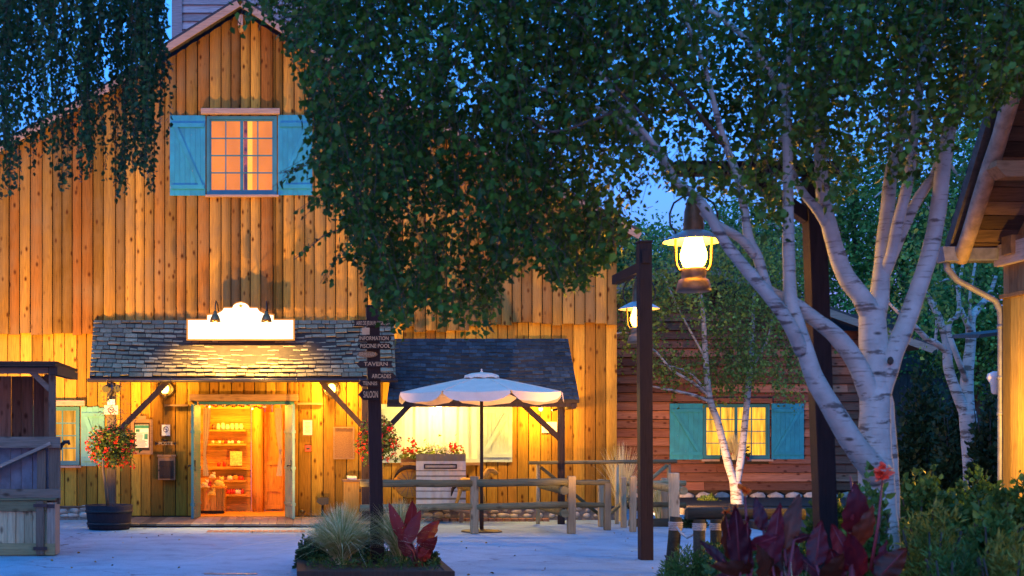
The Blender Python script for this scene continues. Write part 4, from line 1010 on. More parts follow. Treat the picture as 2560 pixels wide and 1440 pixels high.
for px, py in ((1345, 1160), (1542, 1160), (1672, 1160)):
    m_ = MB(); m_.tint = rnd(); m_.tube([(XS(px, 22.9), 22.9, 0), (XS(px, 22.9), 22.9, ZS(py, 22.9))], .035, 8); build('post', m_, M['log_z'], tr_)
for a, b, r in (((1322, 1157), (1692, 1153), .032), ((1352, 1168), (1505, 1292), .03), ((1515, 1292), (1668, 1163), .033)):
    m_ = MB(); m_.tint = rnd(); m_.tube([W(*a, 22.85), W(*b, 22.85)], r, 8); build('rail' if a[1] < 1160 else 'brace', m_, M['log'], tr_)
# near hitching rail and roped posts
hr = empty('hitching_rail', (XS(1850, 14), 14, 0), 'dark round hitching rail resting on rope bound posts behind the cannas', 'rail')
m_ = MB(); m_.tube([W(1716, 1284, 13.9), W(1850, 1284, 13.9), W(2010, 1286, 13.9)], [.062,.06,.062], 12, wob=.03); build('rail', m_, M['log_dark'], hr)
for px, Y in ((1748, 13.9), (1790, 14.5), (1975, 13.9)):
    m_ = MB(); m_.tint = rnd(); m_.tube([(XS(px, Y), Y, 0), (XS(px, Y), Y, ZS(1298, Y))], .065, 10); p_ = build('post', m_, M['log_dark'], hr)
    m_ = MB()
    for k in range(4): m_.lathe((XS(px, Y), Y, ZS(1312, Y)-.02*k), [(.066,0),(.078,.008),(.066,.018)], 12)
    build('rope_binding', m_, M['rope'], p_)
rp = empty('rope_post', (XS(1684, 14.6), 14.6, 0), 'leaning round bollard post bound with rope at the edge of the bed', 'post')
m_ = MB(); m_.tint = .2; m_.tube([(XS(1678, 14.6), 14.6, 0), (XS(1690, 14.6), 14.6, ZS(1292, 14.6))], [.075,.068], 12); build('post', m_, M['log_dark'], rp)
m_ = MB()
for k in range(5): m_.lathe((XS(1689, 14.6), 14.6, ZS(1308, 14.6)-.02*k), [(.070,0),(.085,.008),(.071,.018)], 12)
build('rope_binding', m_, M['rope'], rp)
m_ = MB(); a, b = W(1692, 1318, 14.5), W(1745, 1326, 13.9)
m_.tube([a, a.lerp(b,.25)+Vector((0,0,-.07)), a.lerp(b,.5)+Vector((0,0,-.10)), a.lerp(b,.75)+Vector((0,0,-.06)), b], .012, 6); build('rope', m_, M['rope'], rp)
lp = MB(); lp.tint = .3; lp.tube([W(1575, 1314, 22.3)+Vector((0,0,-.0)), W(1700, 1312, 22.3)], .12, 10)
tag(build('log_edging', lp, M['log_dark']), 'thick dark log edging the ornamental grass beside the fence', 'log')

# ================================================================ PORCH THINGS
# half barrel
by = 21.6; bxx = XS(273, by); zt_ = ZS(1262, by)
ba = empty('barrel_planter', (bxx, by, 0), 'dark half barrel tub on the plaza under the red flowers', 'planter')
m_ = MB(); n = 28; m_.lathe((bxx, by, 0), [(.0,.01),(.335,.01),(.35,.06),(.375,.25),(.395,zt_),(.365,zt_),(.355,zt_-.06),(.0,zt_-.06)], n); build('staves', m_, M['barrel'], ba)
m_ = MB()
for z, r in ((.10,.362),(zt_-.10,.389)): m_.lathe((bxx, by, z), [(r,-.02),(r+.008,-.018),(r+.011,.018),(r,.02)], 28)
build('hoop', m_, M['iron'], ba)
m_ = MB(); m_.lathe((bxx, by, zt_-.055), [(0,.03),(.2,.02),(.352,.0)], 16); build('soil', m_, M['soil'], ba)
m_ = MB(); m_.tube([(bxx-.02, by, zt_-.05), (bxx-.05, by, zt_+.25), (bxx-.10, by+.02, zt_+.55), (bxx-.10, by, ZS(1150, by))], [.028,.025,.022,.02], 8)
tr0 = empty('climbing_plant', (bxx, by, zt_-.05), 'small grey stem climbing out of the half barrel up the porch post', 'plant'); build('stem', m_, M['grey_wood'], tr0)
P, D, S, T = [], [], [], []
for i in range(260):
    a = W(286+random.gauss(0, 22), U(955, 1070), 22.2+U(-.3,.3)); P.append(a); D.append((U(-1,1), U(-1,1), U(-1,.6))); S.append(U(.03,.08)); T.append(rnd()*.5)
leaves('foliage', P, D, S, T, M['twig'], tr0, 'narrow')
def flower_ball(lab, c, rx, rz, nleaf, nred, ndark, trail=.0):
    t_ = empty('flower_basket', c+Vector((0,0,-rz)), lab, 'flower basket', 'red geranium balls at the porch')
    m_ = MB(); m_.lathe(c+Vector((0,0,-rz*.35)), [(.0,-.12),(.1,-.1),(.17,0),(.18,.05),(0,.05)], 14); build('basket', m_, M['dark_wood'], t_)
    def shell(n, k0, k1, szz, lo=-1):
        P, D, S, T = [], [], [], []
        while len(P) < n:
            v = Vector((random.gauss(0,1), random.gauss(0,1), random.gauss(0,1))).normalized()
            if v.z < lo: continue
            nz = .85+.35*mnoise.noise(v*2.5+c); k = U(k0, k1)*nz
            if v.z < -.2 and trail: k *= 1+trail*rnd()
            P.append(c+Vector((v.x*rx*k, v.y*rx*k, v.z*rz*k))); D.append(v*.7+Vector((U(-1,1), U(-1,1), U(-1.1,.6)))); S.append(szz*U(.6,1.3)); T.append(rnd())
        return P, D, S, T
    leaves('foliage', *shell(nleaf, .35, 1.08, .055), M['leaf_geran'], t_, 'leaf')
    P, D, S, T = [], [], [], []
    for (x, y, z), n_, in [(tuple(p), 1) for p in shell(nred, 1.0, 1.12, 1, -1)[0]]:
        if rnd() < .65 and z > c.z-.1*rz: continue
        s = U(.018, .042)
        for k in range(9): v = Vector((random.gauss(0,1), random.gauss(0,1), random.gauss(0,1))).normalized(); P.append(Vector((x,y,z))+v*s*.5); D.append(v); S.append(s*1.1); T.append(rnd())
    leaves('red_flowers', P, D, S, T, M['flower_red'], t_, 'kite')
    P, D, S, T = [], [], [], []
    for p in shell(ndark, .95, 1.15, 1, -.3)[0]:
        for k in range(5): v = Vector((random.gauss(0,1), random.gauss(0,1), random.gauss(0,1))).normalized(); P.append(p+v*.01); D.append(v); S.append(.026); T.append(rnd())
    leaves('dark_flowers', P, D, S, T, M['flower_dark'], t_, 'kite')
    return t_
flower_ball('round red geranium ball on the porch post above the half barrel', W(282, 1112, 22.1), .42, .40, 2900, 120, 150, .15)
flower_ball('hanging basket of red flowers seen behind the dark signpost', W(945, 1098, 22.2), .36, .40, 1700, 120, 150, .3)
# plates on the post
pl = empty('post_plates', W(275, 1024, 22.68), 'pink no smoking plate with a small pale plate above on the porch post', 'sign')
m_ = MB(); m_.box(XS(259,22.6), XS(294,22.6), 22.66, 22.675, ZS(1036,22.6), ZS(1013,22.6)); build('pink_plate', m_, M['pink'], pl)
m_ = MB(); m_.box(XS(267,22.6), XS(286,22.6), 22.66, 22.675, ZS(1012,22.6), ZS(998,22.6)); build('pale_plate', m_, M['white_paint'], pl)
def nosmoke(c, r, par, col=M['iron']):
    m_ = MB(); m_.lathe((0,0,0), [(r*.82,0),(r,0),(r,.004),(r*.82,.004),(r*.82,0)], 20); m_.v = [(x+c[0], c[1]-z, y+c[2]) for x, y, z in m_.v]
    m_.beam((c[0]-r*.6, c[1]-.002, c[2]+r*.6), (c[0]+r*.6, c[1]-.002, c[2]-r*.6), .004, r*.16, (0,1,0)); m_.box(c[0]-r*.55, c[0]+r*.5, c[1]-.003, c[1]-.0005, c[2]-r*.08, c[2]+r*.08)
    return build('no_smoking_symbol', m_, col, par)
nosmoke((XS(276.5,22.6), 22.659, ZS(1025,22.6)), .055, pl)
pa = empty('twin_floodlight', W(282, 975, 22.6), 'twin round dark floodlight heads on the first porch post', 'lamp')
for px in (266, 295):
    m_ = MB(); c = W(px, 969, 22.66); m_.tube([c, c+Vector((0,-.10,-.03))], [.05,.065], 12); build('head', m_, M['iron'], pa)
m_ = MB(); m_.tube([W(280, 950, 22.68), W(281, 975, 22.66), W(272, 990, 22.66), W(270, 1000, 22.68)], .03, 8); build('pipe', m_, M['gutter'], pa)
# notice case
nc = empty('notice_case', W(357, 1135, 23.95), 'wooden notice case with arched top and a printed sheet left of the doorway', 'notice board')
Yn = YL-.02; m_ = MB(); m_.box(XS(330,Yn), XS(382,Yn), Yn-.02, Yn, ZS(1134,Yn), ZS(1050,Yn)); build('back_panel', m_, M['dark_wood'], nc)
m_ = MB(); q = lambda a,b,c_,d: m_.box(XS(a,Yn), XS(b,Yn), Yn-.06, Yn-.021, ZS(d,Yn), ZS(c_,Yn))
q(328,336,1048,1136); q(375,383,1048,1136); q(336.2,374.8,1048,1057); q(336.2,374.8,1126,1136); q(345,366,1040,1047.5); build('frame', m_, M['trim'], nc)
m_ = MB(); m_.box(XS(338,Yn), XS(372,Yn), Yn-.03, Yn-.021, ZS(1119,Yn), ZS(1062,Yn)); sh_ = build('sheet', m_, M['white_paint'], nc)
m_ = MB(); m_.box(XS(338,Yn), XS(372,Yn), Yn-.032, Yn-.0305, ZS(1071,Yn), ZS(1063,Yn)); m_.box(XS(340,Yn), XS(350,Yn), Yn-.032, Yn-.0305, ZS(1080,Yn), ZS(1073,Yn)); m_.box(XS(361,Yn), XS(370,Yn), Yn-.032, Yn-.0305, ZS(1098,Yn), ZS(1085,Yn)); build('green_print', m_, plain('green_ink', (.03,.22,.18), .7), sh_)
m_ = MB()
for k in range(12):
    py = 1082+k*3; 
    if 1084 < py < 1099: m_.box(XS(340,Yn), XS(U(352,359),Yn), Yn-.0318, Yn-.0305, ZS(py+1,Yn), ZS(py,Yn))
    else: m_.box(XS(340,Yn), XS(U(362,371),Yn), Yn-.0318, Yn-.0305, ZS(py+1,Yn), ZS(py,Yn))
build('small_print', m_, M['iron'], sh_)
ns_ = empty('no_smoking_sign', W(415, 1090, 23.95), 'framed white no smoking sign on the wall above the iron post sign', 'sign')
m_ = MB(); m_.box(XS(403,Yn), XS(427,Yn), Yn-.02, Yn-.0, ZS(1091,Yn), ZS(1060,Yn)); build('frame', m_, M['trim'], ns_)
m_ = MB(); m_.box(XS(405,Yn), XS(425,Yn), Yn-.026, Yn-.021, ZS(1089,Yn), ZS(1062,Yn)); build('panel', m_, M['white_paint'], ns_)
nosmoke((XS(415,Yn), Yn-.0265, ZS(1073,Yn)), .052, ns_)
ps = empty('post_sign', W(414, 1112, 23.95), 'dark iron letter sign reading POSTE above the wooden letterbox', 'sign')
m_ = MB(); Yq = YL-.05; m_.tube([W(388,1109,Yq), W(440,1109,Yq)], .008, 5)
for a in (388, 440):
    s = 1 if a < 400 else -1; m_.prism([(XS(a,Yq), ZS(1109,Yq)-.04), (XS(a+s*8,Yq), ZS(1109,Yq)), (XS(a,Yq), ZS(1109,Yq)+.04)], Yq-.005, Yq+.005)
m_.ell(W(413, 1101, Yq), (.05,.008,.02), 8, 5); build('ornament', m_, M['iron'], ps)
text('lettering', 'POSTE', W(414, 1109, Yq-.01), .085, M['letter'], ps, .26, .004)
lb = empty('letterbox', W(416, 1202, 23.9), 'wooden letterbox cabinet with iron strap hinges on the wall', 'letterbox')
Yb = YL-.18; m_ = MB(); m_.box(XS(395,Yb), XS(438,Yb), Yb, YL-.02, ZS(1200,Yb), ZS(1142,Yb)); build('body', m_, M['trim'], lb, .006)
m_ = MB(); m_.box(XS(393,Yb), XS(440,Yb), Yb-.03, YL-.015, ZS(1141.5,Yb), ZS(1137,Yb)); build('lid', m_, M['trim'], lb)
m_ = MB(); m_.box(XS(399,Yb), XS(434,Yb), Yb-.014, Yb-.001, ZS(1196,Yb), ZS(1152,Yb)); d_ = build('door', m_, M['dark_wood'], lb)
m_ = MB()
for py in (1165, 1190): m_.beam(W(404,py,Yb-.02), W(432,py,Yb-.02), .006, .016, (0,1,0)); m_.ell(W(404,py,Yb-.02), (.02,.004,.016), 6, 4)
m_.ell(W(397,1176,Yb-.02), (.012,.01,.012), 6, 4); build('hinge', m_, M['iron'], d_)
# things right of the doorway
nt_ = empty('framed_notice', W(768, 1088, 23.95), 'framed printed notice right of the doorway above the fire alarm', 'notice')
m_ = MB(); m_.box(XS(756,Yn), XS(782,Yn), Yn-.02, Yn, ZS(1090,Yn), ZS(1048,Yn)); build('frame', m_, M['trim'], nt_)
m_ = MB(); m_.box(XS(758,Yn), XS(780,Yn), Yn-.024, Yn-.021, ZS(1087,Yn), ZS(1051,Yn)); s_ = build('sheet', m_, M['white_paint'], nt_)
m_ = MB()
for k in range(9): w_ = U(5, 8); m_.box(XS(769-w_,Yn), XS(769+w_,Yn), Yn-.0255, Yn-.0245, ZS(1056+k*3.2+1,Yn), ZS(1056+k*3.2,Yn))
build('small_print', m_, M['dark_wood'], s_)
fa = empty('fire_alarm', W(768, 1127, 23.95), 'small red fire alarm call point under the framed notice', 'fire alarm')
m_ = MB(); m_.box(XS(762,Yn), XS(778,Yn), Yn-.07, Yn, ZS(1129,Yn), ZS(1113,Yn)); build('housing', m_, M['red'], fa, .008)
m_ = MB(); m_.box(XS(765.5,Yn), XS(774.5,Yn), Yn-.0735, Yn-.0705, ZS(1124,Yn), ZS(1119,Yn)); build('window', m_, M['iron'], fa)
pb = empty('pin_board', W(860, 1146, 23.95), 'empty brown pin board in a thin frame beside the hanging basket', 'notice board')
m_ = MB(); m_.box(XS(835,Yn), XS(883,Yn), Yn-.02, Yn, ZS(1145,Yn), ZS(1070,Yn)); build('panel', m_, M['cork'], pb)
m_ = MB(); q(833,837,1067,1148); q(882,886,1067,1148); q(837.1,881.9,1067,1070.5); q(837.1,881.9,1144.5,1148); m_.v = [(x, y+.015, z) for x, y, z in m_.v]; build('frame', m_, M['trim'], pb)
cb = empty('wooden_cabinet', (XS(880, 23.4), 23.4, .062), 'narrow wooden cabinet with hinged door beside the porch post', 'cabinet')
m_ = MB(); m_.box(XS(859,23.3), XS(898,23.3), 23.3, 23.85, .064, ZS(1205,23.3)); build('body', m_, M['orange_inz'], cb)
m_ = MB(); m_.box(XS(857,23.3), XS(908,23.3), 23.27, 23.87, ZS(1204.5,23.3), ZS(1200,23.3)); build('top', m_, M['trim'], cb)
m_ = MB(); m_.box(XS(902,23.3), XS(912,23.3), 23.25, 23.29, .07, ZS(1208,23.3)); d_ = build('door', m_, M['orange_inz'], cb)
m_ = MB()
for py in (1222, 1272): m_.box(XS(898,23.3), XS(903,23.3), 23.27, 23.295, ZS(py+8,23.3), ZS(py,23.3))
build('hinge', m_, M['iron'], d_)
m_ = MB(); m_.hexa([W(868,1198,23.4), W(892,1201,23.4), W(892,1195,23.4), W(868,1194,23.4)], (0,.2,.03)); tag(build('folded_paper', m_, M['cream']), 'crumpled pale leaflet lying on the narrow cabinet', 'leaflet')
bn = MB(); c = W(806, 1250, 23.5); bn.prism([(c.x-.11, c.z-.03), (c.x-.02, c.z-.09), (c.x+.11, c.z-.07), (c.x+.11, c.z+.05), (c.x-.08, c.z+.045)], 23.35, 23.62); bn.tube([c+Vector((0,0,-.08)), c+Vector((0,.0,-.28))], .02, 6)
tag(build('spotlight_box', bn, M['iron']), 'dark wedge shaped floodlight box on a stub left of the cabinet', 'floodlight')
bn = MB(); c = W(756, 1276, 23.7); bn.ell(c+Vector((0,0,-.02)), (.05,.04,.04), 10, 6); bn.tube([c+Vector((0,0,-.12)), c], .014, 6)
tag(build('wall_socket', bn, M['brass']), 'tiny round brass fitting low on the wall beside the open green door', 'fitting')
# ---- under the second porch
cs = empty('blanket_chest', (XS(1102, 23.2), 23.2, 0), 'chest draped with a cream and tan striped blanket under the window flowers', 'chest')
m_ = MB(); m_.box(XS(1046,23.2), XS(1160,23.2), 23.22, 23.7, .25, ZS(1140,23.2)-.02); build('body', m_, M['trim'], cs)
m_ = MB(); 
for px in (1050, 1154): m_.box(XS(px,23.2)-.03, XS(px,23.2)+.03, 23.25, 23.3, 0, .25)
build('leg', m_, M['trim'], cs)
zt_, zb_ = ZS(1135, 23.2), ZS(1262, 23.2); xa_, xb_ = XS(1040, 23.2), XS(1164, 23.2)
strp = [0,.14,.32,.34,.42,.45,.52,.55,.62,.65,.72,.74,.86,.9,1]
def blanket(mat, sel):
    m_ = MB(); n = 40
    for k in range(len(strp)-1):
        if (k % 2) != sel: continue
        z0, z1 = zt_+(zb_-zt_)*strp[k+1], zt_+(zb_-zt_)*strp[k]; vs = []
        for i in range(n+1):
            x = xa_+(xb_-xa_)*i/n; y = 23.185+.014*math.sin(i*.9)+.008*math.sin(i*.37+1); vs += [(x, y, z0), (x, y, z1)]
        m_.add(vs, [(2*i, 2*i+2, 2*i+3, 2*i+1) for i in range(n)], True)
    if sel == 0: m_.box(xa_, xb_, 23.205, 23.72, zt_-.012, zt_)
    return m_
build('blanket', blanket(M['cream'], 1), M['cream'], cs); build('blanket_stripes', blanket(M['stripe_dark'], 0), M['stripe_dark'], cs)
m_ = MB(); 
for a_, b_, c_, d_ in ((1060,1142,1160,1163),(1060,1142,1169,1172),(1060,1063,1163,1169),(1139,1142,1163,1169)): m_.box(XS(a_,23.16), XS(b_,23.16), 23.15, 23.165, ZS(d_,23.16), ZS(c_,23.16))
build('woven_band', m_, M['dark_wood'], cs)
fl = empty('window_flowers', W(1090, 1150, 23.55), 'row of red and white flowers along the curtained window sill', 'flowers')
def bed(px0, px1, py, Y, n, sz, mat, dy, par, nm, jitter=16, tmpl='leaf'):
    P, D, S, T = [], [], [], []
    for i in range(n):
        x = U(px0, px1); P.append(W(x, py-abs(random.gauss(0, jitter))*(.6+.6*math.sin(x*.09)**2), Y+U(-dy,dy))); D.append((U(-1,1), U(-1,.3), U(-.5,1))); S.append(sz*U(.6,1.3)); T.append(rnd())
    return leaves(nm, P, D, S, T, mat, par, tmpl)
bed(1005, 1160, 1146, 23.4, 600, .06, M['leaf_mid'], .1, fl, 'foliage')
def clusters(pts, Y, s, mat, par, nm, n=16):
    P, D, S, T = [], [], [], []
    for px, py in pts:
        c = W(px, py, Y+U(-.05,.05))
        for k in range(n): v = Vector((random.gauss(0,1), random.gauss(0,1), random.gauss(0,1))).normalized(); P.append(c+v*s*.5*U(.6,1)); D.append(v); S.append(s*.8); T.append(rnd())
    return leaves(nm, P, D, S, T, mat, par, 'kite')
clusters([(1028,1100),(1034,1108),(1024,1124),(1012,1128),(1036,1128),(1132,1110),(1136,1118),(1148,1120),(1130,1122)], 23.3, .07, M['flower_red'], fl, 'red_flowers')
clusters([(U(1060,1122), U(1112,1132)) for _ in range(16)], 23.3, .05, M['flower_white'], fl, 'white_flowers')
m_ = MB(); m_.box(XS(1004,23.5), XS(1160,23.5), 23.5, 23.68, ZS(1156,23.5), ZS(1142,23.5)); build('trough', m_, M['trim'], fl)
wh = empty('round_drum', W(1024, 1245, 23.4), 'round pale drum with a dark curved rim beside the striped blanket', 'drum')
m_ = MB(); c = W(1024, 1208, 23.3); m_.lathe((0,0,0), [(0,.0),(.25,.0),(.27,.02),(.27,.2),(0,.2)], 26); m_.v = [(x+c.x, c.y+z, y+c.z) for x, y, z in m_.v]; build('shell', m_, M['orange_in'], wh)
m_ = MB(); m_.tube([c+Vector((.29*math.cos(a), -.03, .29*math.sin(a)+.0)) for a in [R(20+i*14) for i in range(11)]], [.012,.022,.03,.036,.04,.042,.04,.036,.03,.022,.012], 8); build('rim', m_, M['dark_wood'], wh)
m_ = MB()
for k in range(7): an = k*math.pi/7; m_.beam(c+Vector((-.24*math.cos(an),-.008,-.24*math.sin(an))), c+Vector((.24*math.cos(an),-.008,.24*math.sin(an))), .012, .012, (0,1,0))
build('spoke', m_, M['trim'], wh)
hs = empty('rocking_horse', W(1190, 1290, 22.9), 'orange brown wooden rocking horse beyond the log fence rails', 'rocking horse')
m_ = MB(); hp = lambda a, b, dy=0: W(a, b, 22.9)+Vector((0, dy, 0))
m_.tube([hp(1142,1216), hp(1160,1210), hp(1185,1212), hp(1205,1208)], [.08,.12,.11,.09], 12); m_.tube([hp(1200,1206), hp(1214,1190), hp(1222,1176), hp(1232,1176), hp(1244,1184)], [.09,.07,.055,.05,.03], 10); build('body', m_, M['orange_inz'], hs)
for a, b, dy in (((1150,1222),(1136,1262),-.09), ((1152,1222),(1142,1262),.09), ((1198,1218),(1212,1262),-.09), ((1200,1218),(1208,1262),.09)):
    m_ = MB(); m_.tube([hp(*a, dy), hp((a[0]+b[0])/2+2, (a[1]+b[1])/2, dy), hp(*b, dy)], [.04,.028,.024], 8); build('leg', m_, M['orange_inz'], hs)
for dy in (-.12, .12):
    m_ = MB(); m_.tube([hp(1110,1262,dy), hp(1140,1276,dy), hp(1175,1280,dy), hp(1210,1276,dy), hp(1240,1262,dy)], .022, 8); build('rocker', m_, M['trim'], hs)
m_ = MB(); m_.tube([hp(1142,1212), hp(1132,1222), hp(1128,1240)], [.03,.03,.01], 6); build('tail', m_, M['dark_wood'], hs)
pp = MB(); pp.box(XS(1354,YL-.02), XS(1392,YL-.02), YL-.04, YL-.02, ZS(1082,YL), ZS(1055,YL))
fp_ = tag(build('wall_notice', pp, M['white_paint']), 'white notice sheet on the wall behind the rightmost porch brace', 'notice')
cm = empty('security_camera', W(1395, 1026, 23.2), 'small dark security camera under the dark porch roof corner', 'camera')
m_ = MB(); c = W(1380, 1026, 23.2); m_.tube([c, c+Vector((.09,0,.02))], .02, 8); build('body', m_, M['iron'], cm); m_ = MB(); m_.tube([c+Vector((.09,0,.02)), c+Vector((.13,0,.06)), c+Vector((.13,0,.1))], .008, 6); build('bracket', m_, M['iron'], cm)
ORD = ('first','second','third','fourth','fifth','sixth','seventh','eighth','ninth','tenth')
# ---- in the shop
for i, (a, b, py) in enumerate(((520, 615, 1074), (520, 615, 1109), (532, 615, 1166), (560, 615, 1200), (560, 615, 1235))):
    ys = 25.7; m_ = MB(); m_.tint = .5; z = ZS(py, ys); m_.box(XS(a,ys), XS(b,ys), ys-.1, ys+.14, z-.035, z)
    o_ = ('top', 'second', 'middle', 'fourth', 'lowest')[i]
    s_ = tag(build('wall_shelf', m_, M['orange_in']), f'{o_} wooden shelf on the back wall of the shop', 'shelf', 'shelves in the shop')
    n = (7, 10, 5, 3, 6)[i]
    for k in range(n):
        px = a+8+(b-a-14)*(k+.5)/n
        if i == 2 and px > 570: continue
        h = (.12, .055, .10, .09, .10)[i]*U(.85,1.1); r = (.042, .034, .033, .06, .038)[i]
        m_ = MB(); m_.lathe((0,0,0), [(0,0),(r,0),(r*1.04,h*.5),(r*.9,h*.8),(r*.7,h*.86),(r*.72,h),(0,h)], 10); m_.v = [(x+XS(px,ys), y+ys, zz+z+.002) for x, y, zz in m_.v]
        tag(build('jar', m_, random.choice((M['cream'], M['white_paint'], M['orange_in'], M['red']) if i != 0 else (M['cream'], M['white_paint'], M['brown_metal']))),
            f'{ORD[k]} small jar from the left on the {o_} shop shelf', 'jar', f'jars on the {o_} shop shelf')
m_ = MB(); c = W(592, 1166, 25.6); m_.hexa([W(575,1164,25.58), W(605,1164,25.58), W(605,1128,25.64), W(575,1128,25.64)], (0,.03,0)); tag(build('picture_book', m_, plain('gold_box', (.62,.50,.14), .5, nsc=30, amt=.5)), 'large gold patterned box on the middle shop shelf', 'box')
ct = empty('shop_counter', (XS(528, 25), 25, .062), 'orange wooden counter just inside the left of the doorway', 'counter')
m_ = MB(); vboards(m_, XS(496,24.9), XS(562,24.9), 24.9, .4, lambda x: .12, lambda x: ZS(1222, 24.9), .12, cv=.002); build('front', m_, M['orange_inz'], ct)
m_ = MB(); m_.box(XS(494,24.9), XS(565,24.9), 24.86, 25.35, ZS(1221.5,24.9), ZS(1217,24.9)); build('top', m_, M['orange_in'], ct)
m_ = MB(); m_.box(XS(500,24.9), XS(558,24.9), 24.93, 25.3, .064, .118); build('plinth', m_, M['dark_wood'], ct)
yl = plain('yellow_plush', (.85,.62,.10), .9, nsc=20, amt=.15); yl2 = plain('cream_plush', (.85,.72,.35), .9, nsc=20, amt=.15)
for i, (px, py, s, mt, lab) in enumerate(((547,1208,.085,yl,'large yellow plush toy lying on the shop counter edge'), (529,1232,.062,yl,'small yellow plush toy hanging from the shop counter'), (531,1190,.05,yl2,'cream plush toy sitting upright on the shop counter'), (512,1212,.07,yl2,'cream plush toy at the left end of the shop counter'), (522,1212,.045,M['red'],'red plush toy between the yellow ones on the counter'))):
    c = W(px, py, 24.78); t_ = empty('plush_toy', c, lab, 'plush toy', 'plush toys on the shop counter')
    m_ = MB(); m_.ell(c, (s*1.15, s, s*.8), 12, 8); m_.ell(c+Vector((s*.6,-.01,s*.9)), (s*.55,s*.5,s*.5), 10, 6); m_.ell(c+Vector((s*.2,-.01,s*1.35)), (s*.2,s*.15,s*.25), 6, 4); m_.ell(c+Vector((s*.95,-.01,s*1.35)), (s*.2,s*.15,s*.25), 6, 4); build('body', m_, mt, t_)
    for q_ in (-1, 1): m_ = MB(); m_.ell(c+Vector((q_*s, -.02, -s*.5)), (s*.4, s*.35, s*.35), 8, 5); build('paw', m_, mt, t_)
ga = empty('garland', W(600, 1014, 24.3), 'colourful bead garland with small star lights hung inside the door head', 'garland')
for i in range(34):
    px = 512+i*4.6; m_ = MB(); m_.ell(W(px, 1014+2*math.sin(i*1.3)+(4 if px > 625 else 0), 24.25), (.02,.02,.02), 8, 5); build('bead', m_, random.choice((M['red'], M['leaf_geran'], M['white_paint'], M['teal'], M['red'], M['dark_wood'])), ga)
for px, py in ((524, 1017), (631, 1022)): m_ = MB(); m_.ell(W(px, py, 24.2), (.018,.018,.018), 8, 6); build('star_light', m_, M['wall_globe'], ga)
# ================================================================ TREES
def interp(tab, x):
    if x <= tab[0][0]: return tab[0][1]
    for (a, b), (c, d) in zip(tab, tab[1:]):
        if x <= c: return b+(d-b)*(x-a)/(c-a)
    return tab[-1][1]
def smooth_path(pts, rad, k=4):
    out, ro = [], []
    n = len(pts)
    for i in range(n-1):
        p0, p1, p2, p3 = pts[max(i-1,0)], pts[i], pts[i+1], pts[min(i+2,n-1)]
        for j in range(k):
            t = j/k; out.append(.5*((2*p1)+(p2-p0)*t+(2*p0-5*p1+4*p2-p3)*t*t+(3*p1-p0-3*p2+p3)*t**3)); ro.append(rad[i]+(rad[i+1]-rad[i])*t)
    return out+[pts[-1]], ro+[rad[-1]]
def limb(par, pts, mat, nm='limb', seg=12, Y0=None):
    """pts: (px, py, r_px, Y)"""
    P = [W(a, b, Y) for a, b, r, Y in pts]; Rr = [r*Y/F for a, b, r, Y in pts]
    P, Rr = smooth_path(P, Rr)
    Rr = [r*(1+.07*mnoise.noise(p*9)) for p, r in zip(P, Rr)]
    m_ = MB(); m_.tube(P, Rr, seg); return build(nm, m_, mat, par)
big = empty('birch_tree', W(2195, 1530, 10), 'large white barked birch with many forking stems and dark crown over the plaza', 'tree', None)
big.location.z = 0
Bk = M['birch']
limb(big, [(2205,1560,56,10),(2200,1400,50,10),(2194,1280,45,10),(2190,1180,42,10),(2186,1100,38,10),(2188,1010,36,10),(2186,905,36,10.05),(2181,803,32,10.1),(2182,765,30,10.1)], Bk, 'trunk', 20)
limb(big, [(2222,1300,26,10.15),(2224,1200,22,10.15),(2221,1100,19,10.15),(2215,1010,18,10.2),(2205,950,12,10.2)], Bk, seg=14)
limb(big, [(2200,1190,34,9.9),(2140,1118,29,9.8),(2078,1018,25,9.7),(2037,947,23,9.65),(2011,870,21,9.6),(1990,800,18,9.6),(1976,740,16,9.6),(1972,633,15,9.6),(1970,528,13.5,9.6),(1970,401,12,9.6),(1965,237,10,9.65),(1975,100,7,9.7),(1960,-60,5,9.7)], Bk)
limb(big, [(2006,880,18,9.6),(1975,815,17,9.5),(1935,755,16,9.45),(1872,681,15,9.4),(1812,605,13.5,9.35),(1764,522,12.5,9.3),(1728,482,11,9.3),(1690,452,9,9.3),(1650,380,7,9.2),(1560,270,5.5,9.1),(1500,180,4,9.1)], Bk)
limb(big, [(1925,745,13,9.5),(1908,690,12.5,9.5),(1893,640,12.5,9.5),(1872,597,12,9.5),(1862,528,10.5,9.5),(1843,438,9.5,9.55),(1817,370,8.5,9.6),(1790,280,7,9.6),(1760,160,5.5,9.6),(1700,20,4,9.5)], Bk)
limb(big, [(1888,640,11,9.5),(1850,596,11,9.45),(1790,560,10,9.4),(1755,530,8,9.35)], Bk)
limb(big, [(2181,1000,28,10),(2140,905,24,9.95),(2090,840,21,9.9),(2037,798,18,9.85),(1996,765,16,9.8),(1960,745,14,9.75),(1930,730,12,9.7),(1900,700,8,9.6)], Bk)
limb(big, [(2182,800,28,10.1),(2155,745,24,10.1),(2120,700,22,10.15),(2097,650,21,10.2),(2072,560,19,10.2),(2058,500,17,10.25),(2054,449,16,10.25),(2049,370,14.5,10.3),(2046,264,13.5,10.3),(2060,132,12,10.3),(2072,0,10,10.3),(2080,-120,8,10.3)], Bk)
limb(big, [(2068,565,13,10.2),(2040,520,12,10.15),(2012,488,10,10.1),(1985,440,8,10.1),(1950,340,6,10.0)], Bk)
limb(big, [(2188,800,25,10.1),(2197,750,24,10.15),(2203,690,21,10.2),(2207,634,19,10.25),(2218,528,17,10.3),(2229,422,15,10.35),(2252,343,12,10.4),(2262,200,9,10.4),(2270,40,6,10.4)], Bk)
